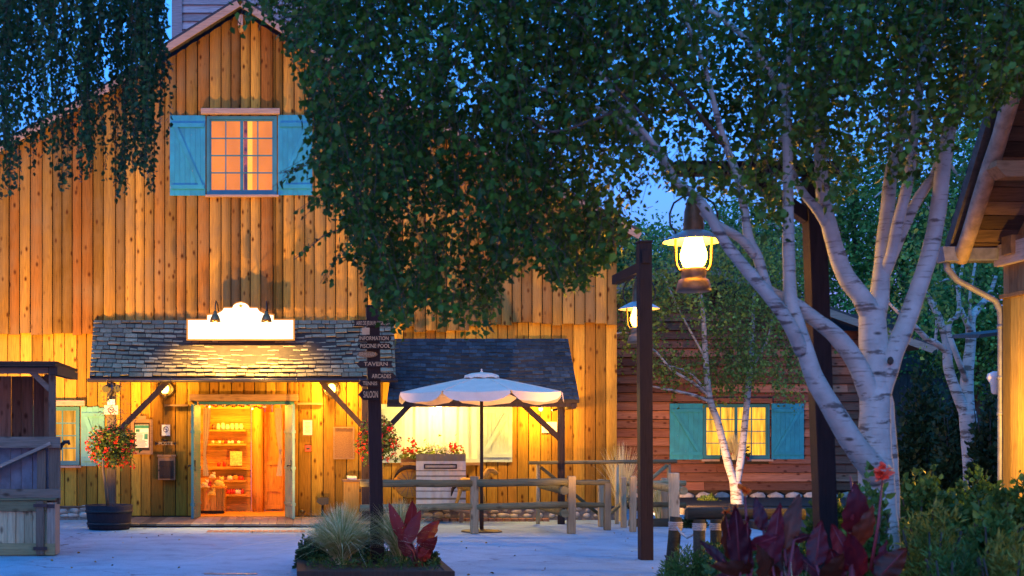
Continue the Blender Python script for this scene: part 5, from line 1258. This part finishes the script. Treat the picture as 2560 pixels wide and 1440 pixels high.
limb(big, [(2204,700,15,10.2),(2228,640,15,10.15),(2244,560,14,10.1),(2271,449,13,10.05),(2287,317,11.5,10),(2303,185,10,10),(2321,26,8,10),(2330,-90,6,10)], Bk)
limb(big, [(2222,660,14,10.2),(2255,580,13.5,10.25),(2292,502,13,10.3),(2334,438,11,10.35),(2352,380,8,10.4)], Bk)
limb(big, [(2181,1040,30,10),(2215,935,26,10),(2235,880,24,10),(2263,813,23,10.05),(2294,726,21,10.1),(2324,634,20,10.15),(2345,528,19,10.2),(2357,422,18,10.25),(2374,317,16.5,10.3),(2400,211,14,10.3),(2420,110,11,10.3),(2440,-40,8,10.3)], Bk)
limb(big, [(2376,320,13,10.25),(2412,225,11.5,10.2),(2440,158,10,10.2),(2475,90,8.5,10.2),(2510,10,7,10.2)], Bk)
for px, py, r, Y in ((2226,902,8,9.9),):
    m_ = MB(); c = W(px, py, Y); m_.ell(c, (r*Y/F, .02, r*1.3*Y/F), 12, 6, .05); build('knot', m_, M['dark_bark'], big)
# high limbs that carry the drooping crown to the left
for pts in ([(1690,452,8,9.3),(1600,340,7,9.4),(1450,250,5.5,9.6),(1300,215,4.5,9.9),(1150,230,3,10.1),(1020,300,2,10.2)],
            [(1817,370,7,9.6),(1650,180,6,9.6),(1480,60,5,9.5),(1300,-30,4,9.4),(1100,-40,3,9.3),(900,20,2,9.3)],
            [(1965,237,8,9.65),(1800,40,7,9.9),(1500,-60,6,10.4),(1200,-90,5,10.8),(950,-50,4,11),(780,20,2.5,11)],
            [(1560,270,5,9.1),(1480,300,4,8.9),(1380,330,3.5,8.8),(1310,290,3,8.8),(1260,330,2,8.8)],
            [(1500,180,4,9.1),(1560,240,4.5,9.1),(1620,300,4,9.1)],
            [(1300,200,4,9.8),(1280,250,3,9.6),(1250,310,2,9.5)],
            [(2060,132,8,10.3),(1980,20,6,10.6),(1900,-80,4,10.8)],
            [(2303,185,6,10),(2220,60,5,10.2),(2160,-60,3,10.4)]):
    limb(big, pts, M['birch'] if pts[0][2] > 7.5 else M['twig'], seg=8)
BOT = [(690,60),(720,120),(760,190),(775,330),(790,450),(850,560),(900,650),(945,770),(1000,800),(1060,745),(1100,780),(1180,812),(1230,795),(1255,700),(1330,640),(1400,700),(1460,720),(1500,650),(1560,600),(1585,520),(1650,440),(1700,480),(1760,475),(1850,480),(1900,540),(1960,560),(2000,430),(2100,490),(2180,380),(2250,460),(2400,330),(2480,260),(2560,200),(2700,160)]
def crown(par, bot, xr, yr, Yr, nstr, gap, lsz, mat, llen=(.3,.95), keep=lambda x, y: 1, tmpl='leaf', step=.034, twigs=True, nm='crown', swing=1.1, scat=.035):
    P, D, S, T = [], [], [], []; tw = MB()
    for _ in range(nstr):
        Y = U(*Yr); px = U(*xr); b = interp(bot, px)
        py = yr+(b-yr-20)*rnd()
        p = W(px, py, Y)
        if rnd() > keep(px, py): continue
        g_ = mnoise.noise(Vector((p.x*1.15, p.y*.22, p.z*1.15)))+.5*mnoise.noise(Vector((p.x*4.1, p.y*1.0+9, p.z*3.1)))
        if g_ < gap(px, py): continue
        Ln = U(*llen); sw = Vector((U(-1,1)*swing, U(-.4,.4), 0)); ti = .5+.45*mnoise.noise(p*1.9+Vector((5,5,5))); q = p.copy(); n = int(Ln/step); ov = random.gauss(0, 22); pts = [q.copy()]
        for k in range(n):
            t = k/n; q = q+Vector((sw.x*(1-t), sw.y*(1-t), -.95))*step+Vector((U(-.004,.004), U(-.004,.004), 0))
            x_ = VX+q.x*F/q.y; y_ = HY-(q.z-H)*F/q.y
            if y_ > interp(bot, x_)+ov: break
            if k % 5 == 4: pts.append(q.copy())
            P.append(q+Vector((random.gauss(0,scat), random.gauss(0,scat), random.gauss(0,scat*.6)))); D.append((U(-1,1), U(-1,1), U(-1.3,.35))); S.append(lsz*U(.5,1.3)); T.append(min(1, max(0, ti+U(-.3,.3))))
        if twigs and len(pts) > 1: tw.tube(pts, .0022, 3, cap=False)
    print(nm, len(P))
    leaves(nm, P, D, S, T, mat, par, tmpl)
    if twigs and tw.v: build('twigs', tw, M['twig'], par)
def gapf(px, py):
    g_ = -.62
    if px > 1480: g_ = -.34+.12*min(1, max(0, (px-1480)/400))
    if px > 2050: g_ = -.16
    if px < 860 and py < 230: g_ = .05
    if 820 < px < 1480 and py > 420: g_ = -.08+.24*(py-420)/400
    if 1240 < px < 1600 and py > 330: g_ = -.20
    if 820 < px < 1480 and py < 420: g_ = -.52
    if 2050 < px < 2200 and 60 < py < 330: g_ = .15
    if px > 2250: g_ = -.26
    return g_
crown(big, BOT, (690, 2680), -260, (8.7, 11.6), 5900, gapf, .061, M['leaf_birch'], keep=lambda x, y: (1.0 if y < 350 else .8) if x < 1500 else .85)
for xr_, y0_, n_, g0_ in (((925, 1075), 520, 90, -.30), ((1075, 1260), 540, 120, -.30), ((1370, 1560), 500, 90, -.30), ((860, 960), 440, 60, -.3)):
    crown(big, BOT, xr_, y0_, (9.0, 10.8), n_, lambda x, y: g0_, .06, M['leaf_birch'], llen=(.3, .7), scat=.022, swing=.5, nm='hanging_sprays')
# spray reaching out to the left over the shutter and wall
P, D, S, T = [], [], [], []; tw = MB()
for a, b in (((840,380),(692,452)), ((830,420),(712,440)), ((850,480),(752,545)), ((880,560),(738,655)), ((880,600),(800,690)), ((800,280),(735,150)), ((930,640),(850,650)), ((800,60),(700,40)), ((790,100),(715,125)), ((860,520),(770,505))):
    for rep in range(3):
        Y = U(9.2, 10); A = W(*a, Y); B_ = W(b[0]+U(-15,15), b[1]+U(-20,20), Y); tw.tube([A, A.lerp(B_,.5)+Vector((0,0,.04)), B_], .0022, 3, cap=False)
        for k in range(11):
            t = k/11; q = A.lerp(B_, t)+Vector((random.gauss(0,.02),U(-.05,.05),.04*math.sin(t*3.14)+random.gauss(-.01,.025))); P.append(q); D.append((U(-1,.5), U(-1,1), U(-1.6,.0))); S.append(.056*U(.6,1.15)); T.append(rnd()*.8)
leaves('side_sprays', P, D, S, T, M['leaf_birch'], big); build('twigs', tw, M['twig'], big)
# weeping birch reaching in from the left
wb = empty('weeping_tree', (XS(-420, 10.6), 10.6, 0), 'weeping tree hanging long leafy curtains across the upper left corner', 'tree')
limb(wb, [(-420,1530,50,10.6),(-415,900,42,10.6),(-430,300,36,10.6),(-400,-100,30,10.6)], Bk, 'trunk', 12)
limb(wb, [(-420,60,18,10.6),(-250,-120,14,10.6),(0,-180,10,10.5),(220,-170,7,10.4),(430,-110,4,10.3)], Bk, 'limb', 8)
P, D, S, T = [], [], [], []; tw = MB()
def strand(px, ytop, ybot, Y, lsz=.05, dens=1.0, wid=7):
    A = W(px, ytop, Y); n = int((ZS(ytop, Y)-ZS(ybot, Y))/.020*dens); dx = U(-.08,.08); q = A; pts = []
    ti = U(.1, .8)
    for k in range(max(n, 2)):
        t = k/max(n, 2); q = A+Vector((dx*t+.02*math.sin(t*9+px), .02*math.sin(t*7), (ZS(ybot, Y)-ZS(ytop, Y))*t))
        if k % 6 == 0: pts.append(q)
        P.append(q+Vector((random.gauss(0, wid)*Y/F*.5, U(-.03,.03), 0))); D.append((U(-1,1), U(-1,1), U(-1.8,.1))); S.append(lsz*U(.65,1.15)); T.append(min(1, max(0, ti+U(-.3,.3))))
    if len(pts) > 1: tw.tube(pts, .002, 3, cap=False)
CL = [(15,26,330,460,34),(62,26,250,400,26),(98,20,210,330,14),(128,16,300,380,16),(158,12,340,450,9),(195,12,300,380,10),(222,24,330,420,38),(255,12,260,420,12),(300,10,300,490,9),(332,18,300,420,24),(368,26,370,440,40),(398,14,200,330,14),(-40,40,300,600,30),(5,14,480,590,5),(290,20,420,490,5),(360,16,420,480,6),(150,26,400,450,4),(55,60,330,380,12),(330,60,60,200,26),(120,90,40,170,40),(260,60,60,150,22),(380,36,120,250,18)]
for cx0, sd_, b0, b1, n_ in CL:
    for _ in range(int(n_*.6)): strand(random.gauss(cx0, sd_*.55), U(-190,-90), U(b0*.9, b1*1.1) if rnd() < .8 else U(b0*.5, b0), U(9.6, 11.6), .05)
print('weep', len(P)); leaves('foliage', P, D, S, T, M['leaf_weep'], wb, 'leaf'); build('twigs', tw, M['twig'], wb)
# slim twin-stem birch before the cabin
ym = 27.0
sb = empty('birch_tree', (XS(1842, ym), ym, 0), 'slim speckled twin stemmed birch standing before the cabin window', 'tree')
bw = M['birch_warm']
limb(sb, [(1845,1290,17,ym),(1842,1240,15,ym),(1838,1205,14,ym)], bw, 'trunk', 12)
limb(sb, [(1838,1215,11,ym),(1822,1165,10,ym),(1806,1100,9,ym),(1793,1050,8.5,ym),(1776,1005,8.5,ym),(1768,950,8,ym),(1763,880,7,ym),(1758,790,6,ym),(1750,720,5,ym),(1745,600,3,ym)], bw)
limb(sb, [(1840,1215,10,ym),(1852,1150,9,ym),(1862,1060,8,ym),(1869,990,7.5,ym),(1874,930,7,ym),(1880,860,6,ym),(1884,760,4,ym),(1890,660,3,ym)], bw)
for pts in ([(1775,1005,5,ym),(1740,990,4.5,ym-.1),(1690,978,4,ym-.2),(1630,966,2.5,ym-.3)], [(1772,990,4.5,ym),(1730,955,4,ym-.2),(1680,925,3.5,ym-.3),(1640,880,3,ym-.4),(1600,850,2,ym-.5)], [(1772,985,3,ym),(1720,930,3,ym+.1),(1650,910,2,ym+.2)], [(1876,920,4.5,ym),(1900,885,4,ym-.1),(1922,840,3,ym-.2),(1935,760,2,ym-.3)], [(1766,900,3,ym),(1700,780,2.5,ym),(1660,690,2,ym)], [(1640,880,2.5,ym-.4),(1560,830,2,ym-.8),(1480,880,1.5,ym-1.2),(1470,960,1,ym-1.3)]):
    limb(sb, pts, bw, seg=6)
B2 = [(1450,1000),(1475,1010),(1500,960),(1540,1000),(1560,860),(1600,930),(1680,985),(1720,940),(1790,1000),(1850,985),(1900,960),(1950,990),(2010,1020),(2030,900)]
crown(sb, B2, (1455, 2030), 560, (ym-1.6, ym+1.6), 3700, lambda x, y: (-.12 if x > 1560 else .12)+.18*(y > 880), .08, M['leaf_mid'], (.35, 1.1), keep=lambda x, y: .35 if x < 1560 else 1.0, tmpl='kite', step=.075)
# slim birch on the right
yr_ = 19.0
rb_ = empty('birch_tree', (XS(2434, yr_), yr_, 0), 'slim pale birch with crooked bare stems near the lodge downpipe', 'tree')
limb(rb_, [(2440,1345,26,yr_),(2436,1230,24,yr_),(2430,1150,22,yr_),(2424,1080,21,yr_),(2418,1030,20,yr_)], bw, 'trunk', 14)
limb(rb_, [(2416,1040,14,yr_),(2395,990,13,yr_),(2371,921,12,yr_),(2366,854,10,yr_),(2340,777,8,yr_),(2309,726,6,yr_),(2290,690,4,yr_)], bw)
limb(rb_, [(2420,1040,17,yr_),(2417,950,15,yr_+.1),(2427,854,12,yr_+.1),(2427,800,11,yr_+.1),(2450,765,8,yr_+.2),(2474,735,6,yr_+.3),(2490,690,4,yr_+.3)], bw)
for pts in ([(2364,878,8,yr_),(2340,858,8,yr_-.1),(2316,846,7.5,yr_-.1),(2278,808,6.5,yr_-.2),(2234,770,4,yr_-.3),(2210,740,2,yr_-.3)], [(2415,950,7,yr_),(2390,885,7,yr_-.2),(2372,830,6,yr_-.2),(2378,800,6,yr_-.2),(2394,788,5.5,yr_-.2),(2397,740,4.5,yr_-.2),(2380,660,3,yr_-.2)], [(2427,830,7,yr_),(2405,780,6,yr_),(2396,740,5,yr_),(2410,640,3,yr_)], [(2427,800,5,yr_),(2425,740,4,yr_),(2440,650,3,yr_)], [(2338,855,4,yr_),(2342,800,3.5,yr_),(2336,740,2.5,yr_)]):
    limb(rb_, pts, bw, seg=8)
B3 = [(2200,880),(2230,905),(2300,880),(2330,830),(2400,800),(2460,820),(2500,760),(2520,700)]
crown(rb_, B3, (2200, 2520), 480, (yr_-1.2, yr_+1.2), 300, lambda x, y: .08+.18*(y > 780), .075, M['leaf_mid'], (.3, .9), step=.06)
# distant trees
def far_tree(px, py, rx, ry, Y, lab, n, mat=M['leaf_bg'], sz=.12, bottom=0):
    c = W(px, py, Y); s = Y/F; t_ = empty('broadleaf_tree', (c.x, Y, 0), lab, 'tree', 'trees beyond the cabin and fence')
    limb(t_, [(px, HY+H*F/Y, 12, Y), (px+5, py+ry*.7, 9, Y), (px-6, py, 6, Y), (px, py-ry*.6, 3, Y)], M['birch'] if px % 20 else M['dark_bark'], 'trunk', 8)
    for k in range(4): limb(t_, [(px, py+ry*(.6-.3*k), 5, Y), (px+rx*.4*(-1)**k, py+ry*(.3-.3*k), 3.5, Y-.3), (px+rx*.7*(-1)**k, py-ry*.3*k*.6, 2, Y-.5)], M['birch'], seg=5)
    P, D, S, T = [], [], [], []; nc = max(12, n//55)
    for _ in range(nc):
        v = Vector((random.gauss(0,1), random.gauss(0,1), random.gauss(0,1))).normalized()*(rnd()**.42)
        cc_ = c+Vector((v.x*rx*s, v.y*rx*s*.8, v.z*ry*s)); cr = U(.3,.75); ti = U(.0,.9)
        for k in range(n//nc):
            u = Vector((random.gauss(0,1), random.gauss(0,1), random.gauss(0,.8)))*cr*.55; P.append(cc_+u); D.append((U(-1,1), U(-1,1), U(-1.2,.5))); S.append(sz*U(.6,1.3)); T.append(min(1, max(0, ti+U(-.3,.3))))
    leaves('crown', P, D, S, T, mat, t_, 'kite'); return t_
far_tree(1545, 690, 95, 150, 32.5, 'leafy tree rising between barn corner and slim lamp post', 3800)
far_tree(1690, 680, 150, 150, 37, 'leafy tree directly behind the large lit lantern', 7000)
far_tree(1850, 640, 130, 170, 38, 'leafy tree behind the lamp post brace', 6500)
far_tree(1985, 700, 120, 230, 37, 'leafy tree just left of the big birch fork', 6500)
far_tree(2140, 560, 125, 240, 37, 'leafy tree seen between the forks of the big birch', 9000)
far_tree(2270, 640, 120, 270, 35, 'leafy tree behind the right stems of the big birch', 10000)
far_tree(2410, 560, 140, 300, 33, 'leafy tree left of the lodge eave', 11000)
far_tree(2560, 420, 150, 330, 36, 'tall leafy tree rising behind the lodge roof', 8000)
far_tree(2200, 860, 110, 150, 34.5, 'low leafy tree behind the dark board fence gap', 4500)
far_tree(2440, 820, 150, 200, 31, 'dense low tree behind the slim right birch', 8500, M['leaf_bg'])
# ================================================================ SHRUBS
def bush(lab, px, py_top, rx, Y, n, sz, mat, nm='shrub', ry=None, cat='shrub', tmpl='leaf', flowers=None, up=.2, group=None, spread=1.0):
    x = XS(px, Y); h = ZS(py_top, Y); r = rx*Y/F; ry = ry or r; t_ = empty(nm, (x, Y, 0), lab, cat, group)
    m_ = MB()
    for k in range(7): an = U(0, 6.28); m_.tube([(x, Y, 0), (x+r*.4*math.cos(an), Y+ry*.4*math.sin(an), h*.5), (x+r*.7*math.cos(an), Y+ry*.7*math.sin(an), h*.85)], [.02,.014,.006], 5)
    build('stems', m_, M['dark_bark'], t_)
    P, D, S, T = [], [], [], []
    def pt():
        v = Vector((random.gauss(0,1), random.gauss(0,1), abs(random.gauss(0,1)))).normalized()
        k = U(.6, 1)*(1+.28*mnoise.noise(v*3+Vector((px,0,0)))); return Vector((x+v.x*r*k, Y+v.y*ry*k, max(.02, v.z*h*k))), v
    while len(P) < n:
        p, v = pt(); ti = .5+.5*mnoise.noise(p*4)
        P.append(p); D.append(v*.8+Vector((U(-1,1), U(-1,1), U(-.6,.8)+up))); S.append(sz*U(.5,1.3)); T.append(min(1, max(0, ti+U(-.25,.25))))
    leaves('foliage', P, D, S, T, mat, t_, tmpl)
    if flowers:
        fm, fn, fs = flowers; P, D, S, T = [], [], [], []
        for _ in range(fn):
            p, v = pt(); p = Vector((x+v.x*r*1.03, Y+v.y*ry*1.03, v.z*h*1.03))
            for k in range(6): d = Vector((random.gauss(0,1), random.gauss(0,1), random.gauss(0,1))).normalized(); P.append(p+d*fs*.2); D.append(d); S.append(fs); T.append(rnd())
        leaves('flowers', P, D, S, T, fm, t_, 'kite')
    return t_
bush('dark rounded bush behind the big birch trunk', 2310, 930, 75, 21, 4200, .10, M['leaf_bush'])
bush('dark leafy bush below the slim right birch', 2395, 990, 70, 20, 3800, .10, M['leaf_bush'])
bush('dark bush beside the lodge downpipe', 2480, 960, 60, 18.5, 3500, .09, M['leaf_bush'])
bush('green shrub dotted with yellow flowers left of the birch trunk', 2075, 1240, 75, 12.6, 3600, .07, M['leaf_cover'], flowers=(M['flower_yellow'], 40, .028))
bush('green shrub with pale blossoms at the foot of the big birch', 2165, 1190, 55, 11.2, 2200, .07, M['leaf_cover'], flowers=(M['flower_white'], 14, .03))
bush('broad green shrub right of the big birch trunk', 2300, 1195, 110, 11.6, 5200, .07, M['leaf_cover'])
bush('dense green shrub below the slim right birch base', 2430, 1200, 100, 11.9, 5200, .07, M['leaf_cover'])
bush('green shrub against the lodge planks at the right edge', 2560, 1205, 90, 11.6, 4200, .07, M['leaf_cover'])
bush('green shrub of the second row before the big birch', 2215, 1260, 80, 10.3, 3200, .065, M['leaf_cover'])
bush('leafy green shrub hiding the foot of the big birch', 2175, 1222, 62, 9.3, 3000, .06, M['leaf_cover'], flowers=(M['flower_white'], 8, .025))
bush('olive feathery shrub in the middle of the near bed', 2330, 1275, 95, 9.6, 4200, .07, M['leaf_fern'], tmpl='narrow')
bush('olive feathery shrub near the right edge', 2480, 1262, 100, 9.8, 4400, .07, M['leaf_cover'])
bush('yellow green feathery shrub at the bottom right corner', 2520, 1345, 100, 8.6, 4200, .07, M['leaf_fern'], tmpl='narrow')
bush('green feathery shrub low beside the coral canna', 2380, 1350, 85, 8.6, 3600, .06, M['leaf_cover'], tmpl='narrow')
bush('low dark green mat shrub at the corner of the bed', 1722, 1372, 85, 12.4, 4200, .05, M['leaf_cover'], tmpl='narrow')
bush('low green shrub under the hitching rail', 1830, 1345, 85, 12.6, 3600, .05, M['leaf_cover'], tmpl='narrow')
bush('small green shrub between the two canna groups', 1960, 1325, 80, 11.6, 3200, .05, M['leaf_cover'])
bush('small leafy plant at the foot of the cabin wall', 1770, 1243, 26, 28.5, 500, .10, M['leaf_mid'], nm='small_plant', cat='plant')
bush('dark green plant behind the rope post', 1735, 1292, 30, 22, 900, .07, M['leaf_bush'], nm='small_plant', cat='plant')
# low mat of leaves covering the bed soil
P, D, S, T = [], [], [], []
for _ in range(9000):
    Y = U(6.2, 14.2); x = U(XS(1720, Y)+.15, XS(2650, Y)); P.append((x, Y, U(.25,.42))); D.append((U(-1,1), U(-1,1), U(-.2,1))); S.append(U(.04,.09)); T.append(rnd()*.7)
xa_, xb_ = XS(742, 13.8), XS(1136, 13.8)
P2, D2, S2, T2 = [], [], [], []
for _ in range(2600): P2.append((U(xa_+.12, xb_-.12), U(13.9, 16.1), U(.10,.2))); D2.append((U(-1,1), U(-1,1), U(-.1,1))); S2.append(U(.03,.07)); T2.append(rnd()*.6)
tag(leaves('ground_cover', P2, D2, S2, T2, M['leaf_cover'], None, 'narrow'), kind='stuff')
tag(leaves('ground_cover', P, D, S, T, M['leaf_cover'], None, 'leaf'), kind='stuff')
def grass(lab, px, Y, z0, n, ln, sprd, mats, nm='ornamental_grass', w_=.006, par=None):
    x = XS(px, Y); t_ = empty(nm, (x, Y, z0), lab, 'ornamental grass', None)
    for mi, (mt, frac) in enumerate(mats):
        V, Fc, T = [], [], []; mb = MB()
        for _ in range(int(n*frac)):
            an = U(0, 6.283); lean = abs(random.gauss(0, .5))*sprd; l_ = ln*U(.6, 1.1); wd = w_*U(.6,1.3); mb.tint = rnd(); dx, dy = math.cos(an), math.sin(an); sx_, sy_ = -dy*wd, dx*wd
            if abs(sx_) < wd*.5: sx_ = wd*.6
            b = Vector((x+dx*U(0,.06), Y+dy*U(0,.06), z0)); vs = []
            for k in range(6):
                t = k/5; p = b+Vector((dx*lean*l_*t**1.8, dy*lean*l_*t**1.8, l_*(t-.35*lean*t**3))); ww = (1-t*.92); vs += [p+Vector((sx_*ww, sy_*ww, 0)), p-Vector((sx_*ww, sy_*ww, 0))]
            mb.add(vs, [(2*k, 2*k+1, 2*k+3, 2*k+2) for k in range(5)], True)
        build('blades', mb, mt, t_)
    return t_
# ---- planter round the signpost
plt = empty('timber_planter', (XS(935, 15), 15, 0), 'low dark timber edged planter around the signpost', 'planter')
xa_, xb_ = XS(742, 13.8), XS(1136, 13.8)
m_ = MB(); m_.box(xa_, xb_, 13.75, 13.85, 0, .12); m_.box(xa_, xa_+.1, 13.851, 16.3, 0, .118); m_.box(xb_-.1, xb_, 13.851, 16.3, 0, .118); m_.box(xa_+.1, xb_-.1, 16.2, 16.3, 0, .116); build('edging', m_, M['dark_wood'], plt, .008)
m_ = MB(); m_.box(xa_+.1, xb_-.1, 13.851, 16.199, 0, .11); build('soil', m_, M['soil'], plt)
GP = [(M['grass_pale'], .6), (M['grass_green'], .4)]
grass('pale fountain grass clump left of the signpost in the planter', 853, 14.6, .11, 3600, .66, 1.5, GP)
grass('tall thin grass clump right of the signpost before the red canna', 1000, 14.75, .11, 1500, .70, 1.0, [(M['grass_pale'], .45), (M['grass_green'], .55)])
bush('small dark shrub at the left end of the planter', 778, 1345, 40, 15.2, 1600, .05, M['leaf_bush'])
bush('low green filler shrub at the foot of the signpost', 925, 1330, 45, 15.6, 1400, .045, M['leaf_bush'])
bush('low green filler shrub at the right end of the planter', 1075, 1385, 30, 14.6, 900, .045, M['leaf_bush'])
tag(grass('wispy ornamental grass tuft beside the barn corner', 1556, 23.6, .0, 500, 1.35, .45, [(M['grass_pale'], 1)], w_=.008))
grass('small pale grass tuft in the bed behind the slim lamp post', 1648, 23.2, .05, 700, .62, .5, GP)
grass('drooping grass in the cabin window box', 1836, 29.6, ZS(1150, 29.6), 260, .62, .9, [(M['grass_pale'], 1)], w_=.012)
m_ = MB(); m_.box(XS(1808,29.6), XS(1868,29.6), 29.6, 29.84, ZS(1158,29.6), ZS(1143,29.6))
bxo = empty('window_box', (XS(1838,29.7), 29.7, ZS(1158,29.6)), 'small flower box of reddish plants under the cabin window', 'flower box'); build('box', m_, M['dark_wood'], bxo)
P, D, S, T = [], [], [], []
for _ in range(200): P.append(W(U(1808,1870), U(1118,1150), 29.7+U(-.1,.1))); D.append((U(-1,1), U(-1,1), U(-.5,1))); S.append(.10*U(.5,1.2)); T.append(rnd())
leaves('foliage', P, D, S, T, M['leaf_bush'], bxo, 'leaf')
clusters([(U(1812,1868), U(1122,1150)) for _ in range(6)], 29.55, .06, M['flower_dark'], bxo, 'flowers', 8)
grass('fine pale grass blades at the bottom among the cannas', 1990, 8.0, .25, 80, .5, .9, [(M['grass_pale'], 1)], w_=.005)
# ---- cannas
def canna_leaf(mb, a, b, wpx, Y, ya, yb, bend=.12, fold=.25):
    A = W(*a, Y+ya); B_ = W(*b, Y+yb); ax = B_-A; L_ = ax.length; d = ax.normalized(); sd = d.cross(Vector((0,1,0))); sd = sd.normalized() if sd.length > .1 else Vector((1,0,0))
    rot = U(-.5,.5); nr_ = sd.cross(d).normalized(); sd = (sd*math.cos(rot)+nr_*math.sin(rot)).normalized(); nr_ = sd.cross(d).normalized(); wd = wpx*Y/F/max(.75, abs(math.cos(rot)))
    n, m2_ = 14, 4; vs = []; bs = U(-1,1)*bend
    for i in range(n+1):
        t = i/n; ww = wd*.5*(math.sin(math.pi*min(1, t*.93+.05)**.8)**.85)*(1-.25*t) if t < 1 else 0
        c = A+ax*t+nr_*(bs*L_*math.sin(t*math.pi))
        for j in range(-m2_, m2_+1):
            u = j/m2_; rip = .012*math.sin(t*22+j)*abs(u)
            vs.append(c+sd*(ww*u*2*.5*2*.5*2 if False else ww*u)+nr_*(-fold*ww*(1-abs(u))+rip+.004*math.sin(t*60)*abs(u)))
    k = 2*m2_+1; mb.tint = rnd()*.8
    mb.add(vs, [(i*k+j, i*k+j+1, (i+1)*k+j+1, (i+1)*k+j) for i in range(n) for j in range(k-1)], True)
def flower(par, px, py, Y, s, mat):
    c = W(px, py, Y); m_ = MB()
    for k in range(9):
        an = U(0, 6.28); el = U(-.5, 1.1); d = Vector((math.cos(an)*math.cos(el), math.sin(an)*math.cos(el), math.sin(el))); sd = d.cross(Vector((U(-1,1),U(-1,1),U(-1,1)))).normalized(); nn_ = d.cross(sd); L_ = s*U(.6,1); vs = []; m_.tint = rnd()
        for i in range(6):
            t = i/5; ww = L_*.34*math.sin(math.pi*(t*.85+.08)); cc_ = c+d*L_*t+nn_*L_*.3*t*t
            for u in (-1,-.3,.4,1): vs.append(cc_+sd*ww*u+nn_*ww*.3*abs(u))
        m_.add(vs, [(i*4+j, i*4+j+1, (i+1)*4+j+1, (i+1)*4+j) for i in range(5) for j in range(3)], True)
    build('flower', m_, mat, par)
def canna(lab, px, Y, lvs, stems, flws, mat=M['canna']):
    t_ = empty('canna_plant', (XS(px, Y), Y, .11), lab, 'canna', 'dark leaved canna lilies')
    for i, (a, b, wd) in enumerate(lvs):
        m_ = MB(); ya, yb = U(-.12,.12), U(-.25,.2); canna_leaf(m_, a, b, wd, Y, ya, yb); lf = build('leaf', m_, M['canna_bronze'] if (i % 3 == 1 and mat is M['canna']) else mat, t_)
        m_ = MB(); m_.tube([W(*a, Y+ya), W(*a, Y+ya).lerp(W(*b, Y+yb), .9)], [.007,.002], 5); build('midrib', m_, M['stem_red'], lf)
        m_ = MB(); m_.tube([W(*a, Y+ya), (W(*a, Y+ya)+Vector((XS(px, Y), Y, .1)))/2+Vector((U(-.03,.03),0,.05)), (XS(px, Y)+U(-.05,.05), Y, .1)], [.009,.013,.016], 6); build('stalk', m_, M['stem_red'], t_)
    for a, b in stems: m_ = MB(); m_.tube([W(*a, Y), W((a[0]+b[0])/2+4, (a[1]+b[1])/2, Y), W(*b, Y)], [.006,.01,.012], 6); build('stem', m_, M['stem_red'], t_)
    for fx, fy, fs, fm in flws: flower(t_, fx, fy, Y, fs, fm)
canna('orange flowering dark canna at the left of the near group', 1850, 8.0,
      [((1850,1420),(1838,1262),56), ((1835,1405),(1812,1278),34), ((1868,1368),(1952,1338),34), ((1815,1408),(1748,1350),26), ((1880,1420),(1772,1412),46), ((1872,1430),(1868,1290),48), ((1850,1450),(1770,1455),50), ((1905,1450),(1890,1360),54)],
      [((1862,1240),(1866,1400)), ((1826,1300),(1840,1400))], [(1856,1226,.055,M['flower_orange']), (1866,1232,.045,M['flower_orange']), (1820,1282,.05,M['flower_orange']), (1832,1272,.04,M['flower_orange'])])
canna('dark canna with three upright pointed leaves in the middle', 1955, 8.3,
      [((1908,1325),(1888,1242),38), ((1962,1372),(1999,1234),48), ((1930,1410),(1950,1256),56), ((1985,1350),(2032,1338),26), ((1955,1430),(1925,1330),50), ((2056,1442),(1966,1362),36), ((1990,1440),(1975,1340),46), ((1940,1450),(1905,1380),50)], [], [])
canna('coral flowered dark canna with the tallest round leaf', 2125, 8.1,
      [((2128,1330),(2134,1204),84), ((2132,1365),(2182,1262),60), ((2040,1412),(2052,1300),58), ((2130,1410),(2078,1308),52), ((2196,1446),(2268,1368),62), ((2150,1440),(2120,1330),64), ((2100,1450),(2075,1370),60), ((2060,1450),(2110,1380),50), ((2190,1450),(2215,1350),44)],
      [((2206,1200),(2176,1425)), ((2126,1190),(2130,1300))], [(2206,1186,.075,M['flower_coral']), (2212,1172,.06,M['flower_coral']), (2202,1198,.05,M['flower_coral'])])
canna('red leaved canna growing right of the signpost in the planter', 1045, 14.35,
      [((1010,1350),(972,1256),34), ((1025,1350),(1032,1250),40), ((1045,1360),(1098,1300),44), ((1050,1385),(1094,1340),40), ((1040,1390),(1078,1395),36), ((1020,1390),(1000,1300),40), ((1050,1400),(1085,1360),36), ((1015,1360),(1052,1275),36)], [], [], M['canna_red'])

# fallen leaves on the plaza
P, D, S, T = [], [], [], []
for _ in range(70):
    Y = U(14, 21.5); P.append((U(XS(60, Y), XS(1700, Y)), Y, .008)); D.append((U(-1,1), U(-1,1), .05)); S.append(U(.03,.055)); T.append(rnd())
tag(leaves('fallen_leaves', P, D, S, T, leafmat('dry_leaves', (.12,.07,.02), (.30,.20,.06), .1), None, 'leaf'), kind='stuff')
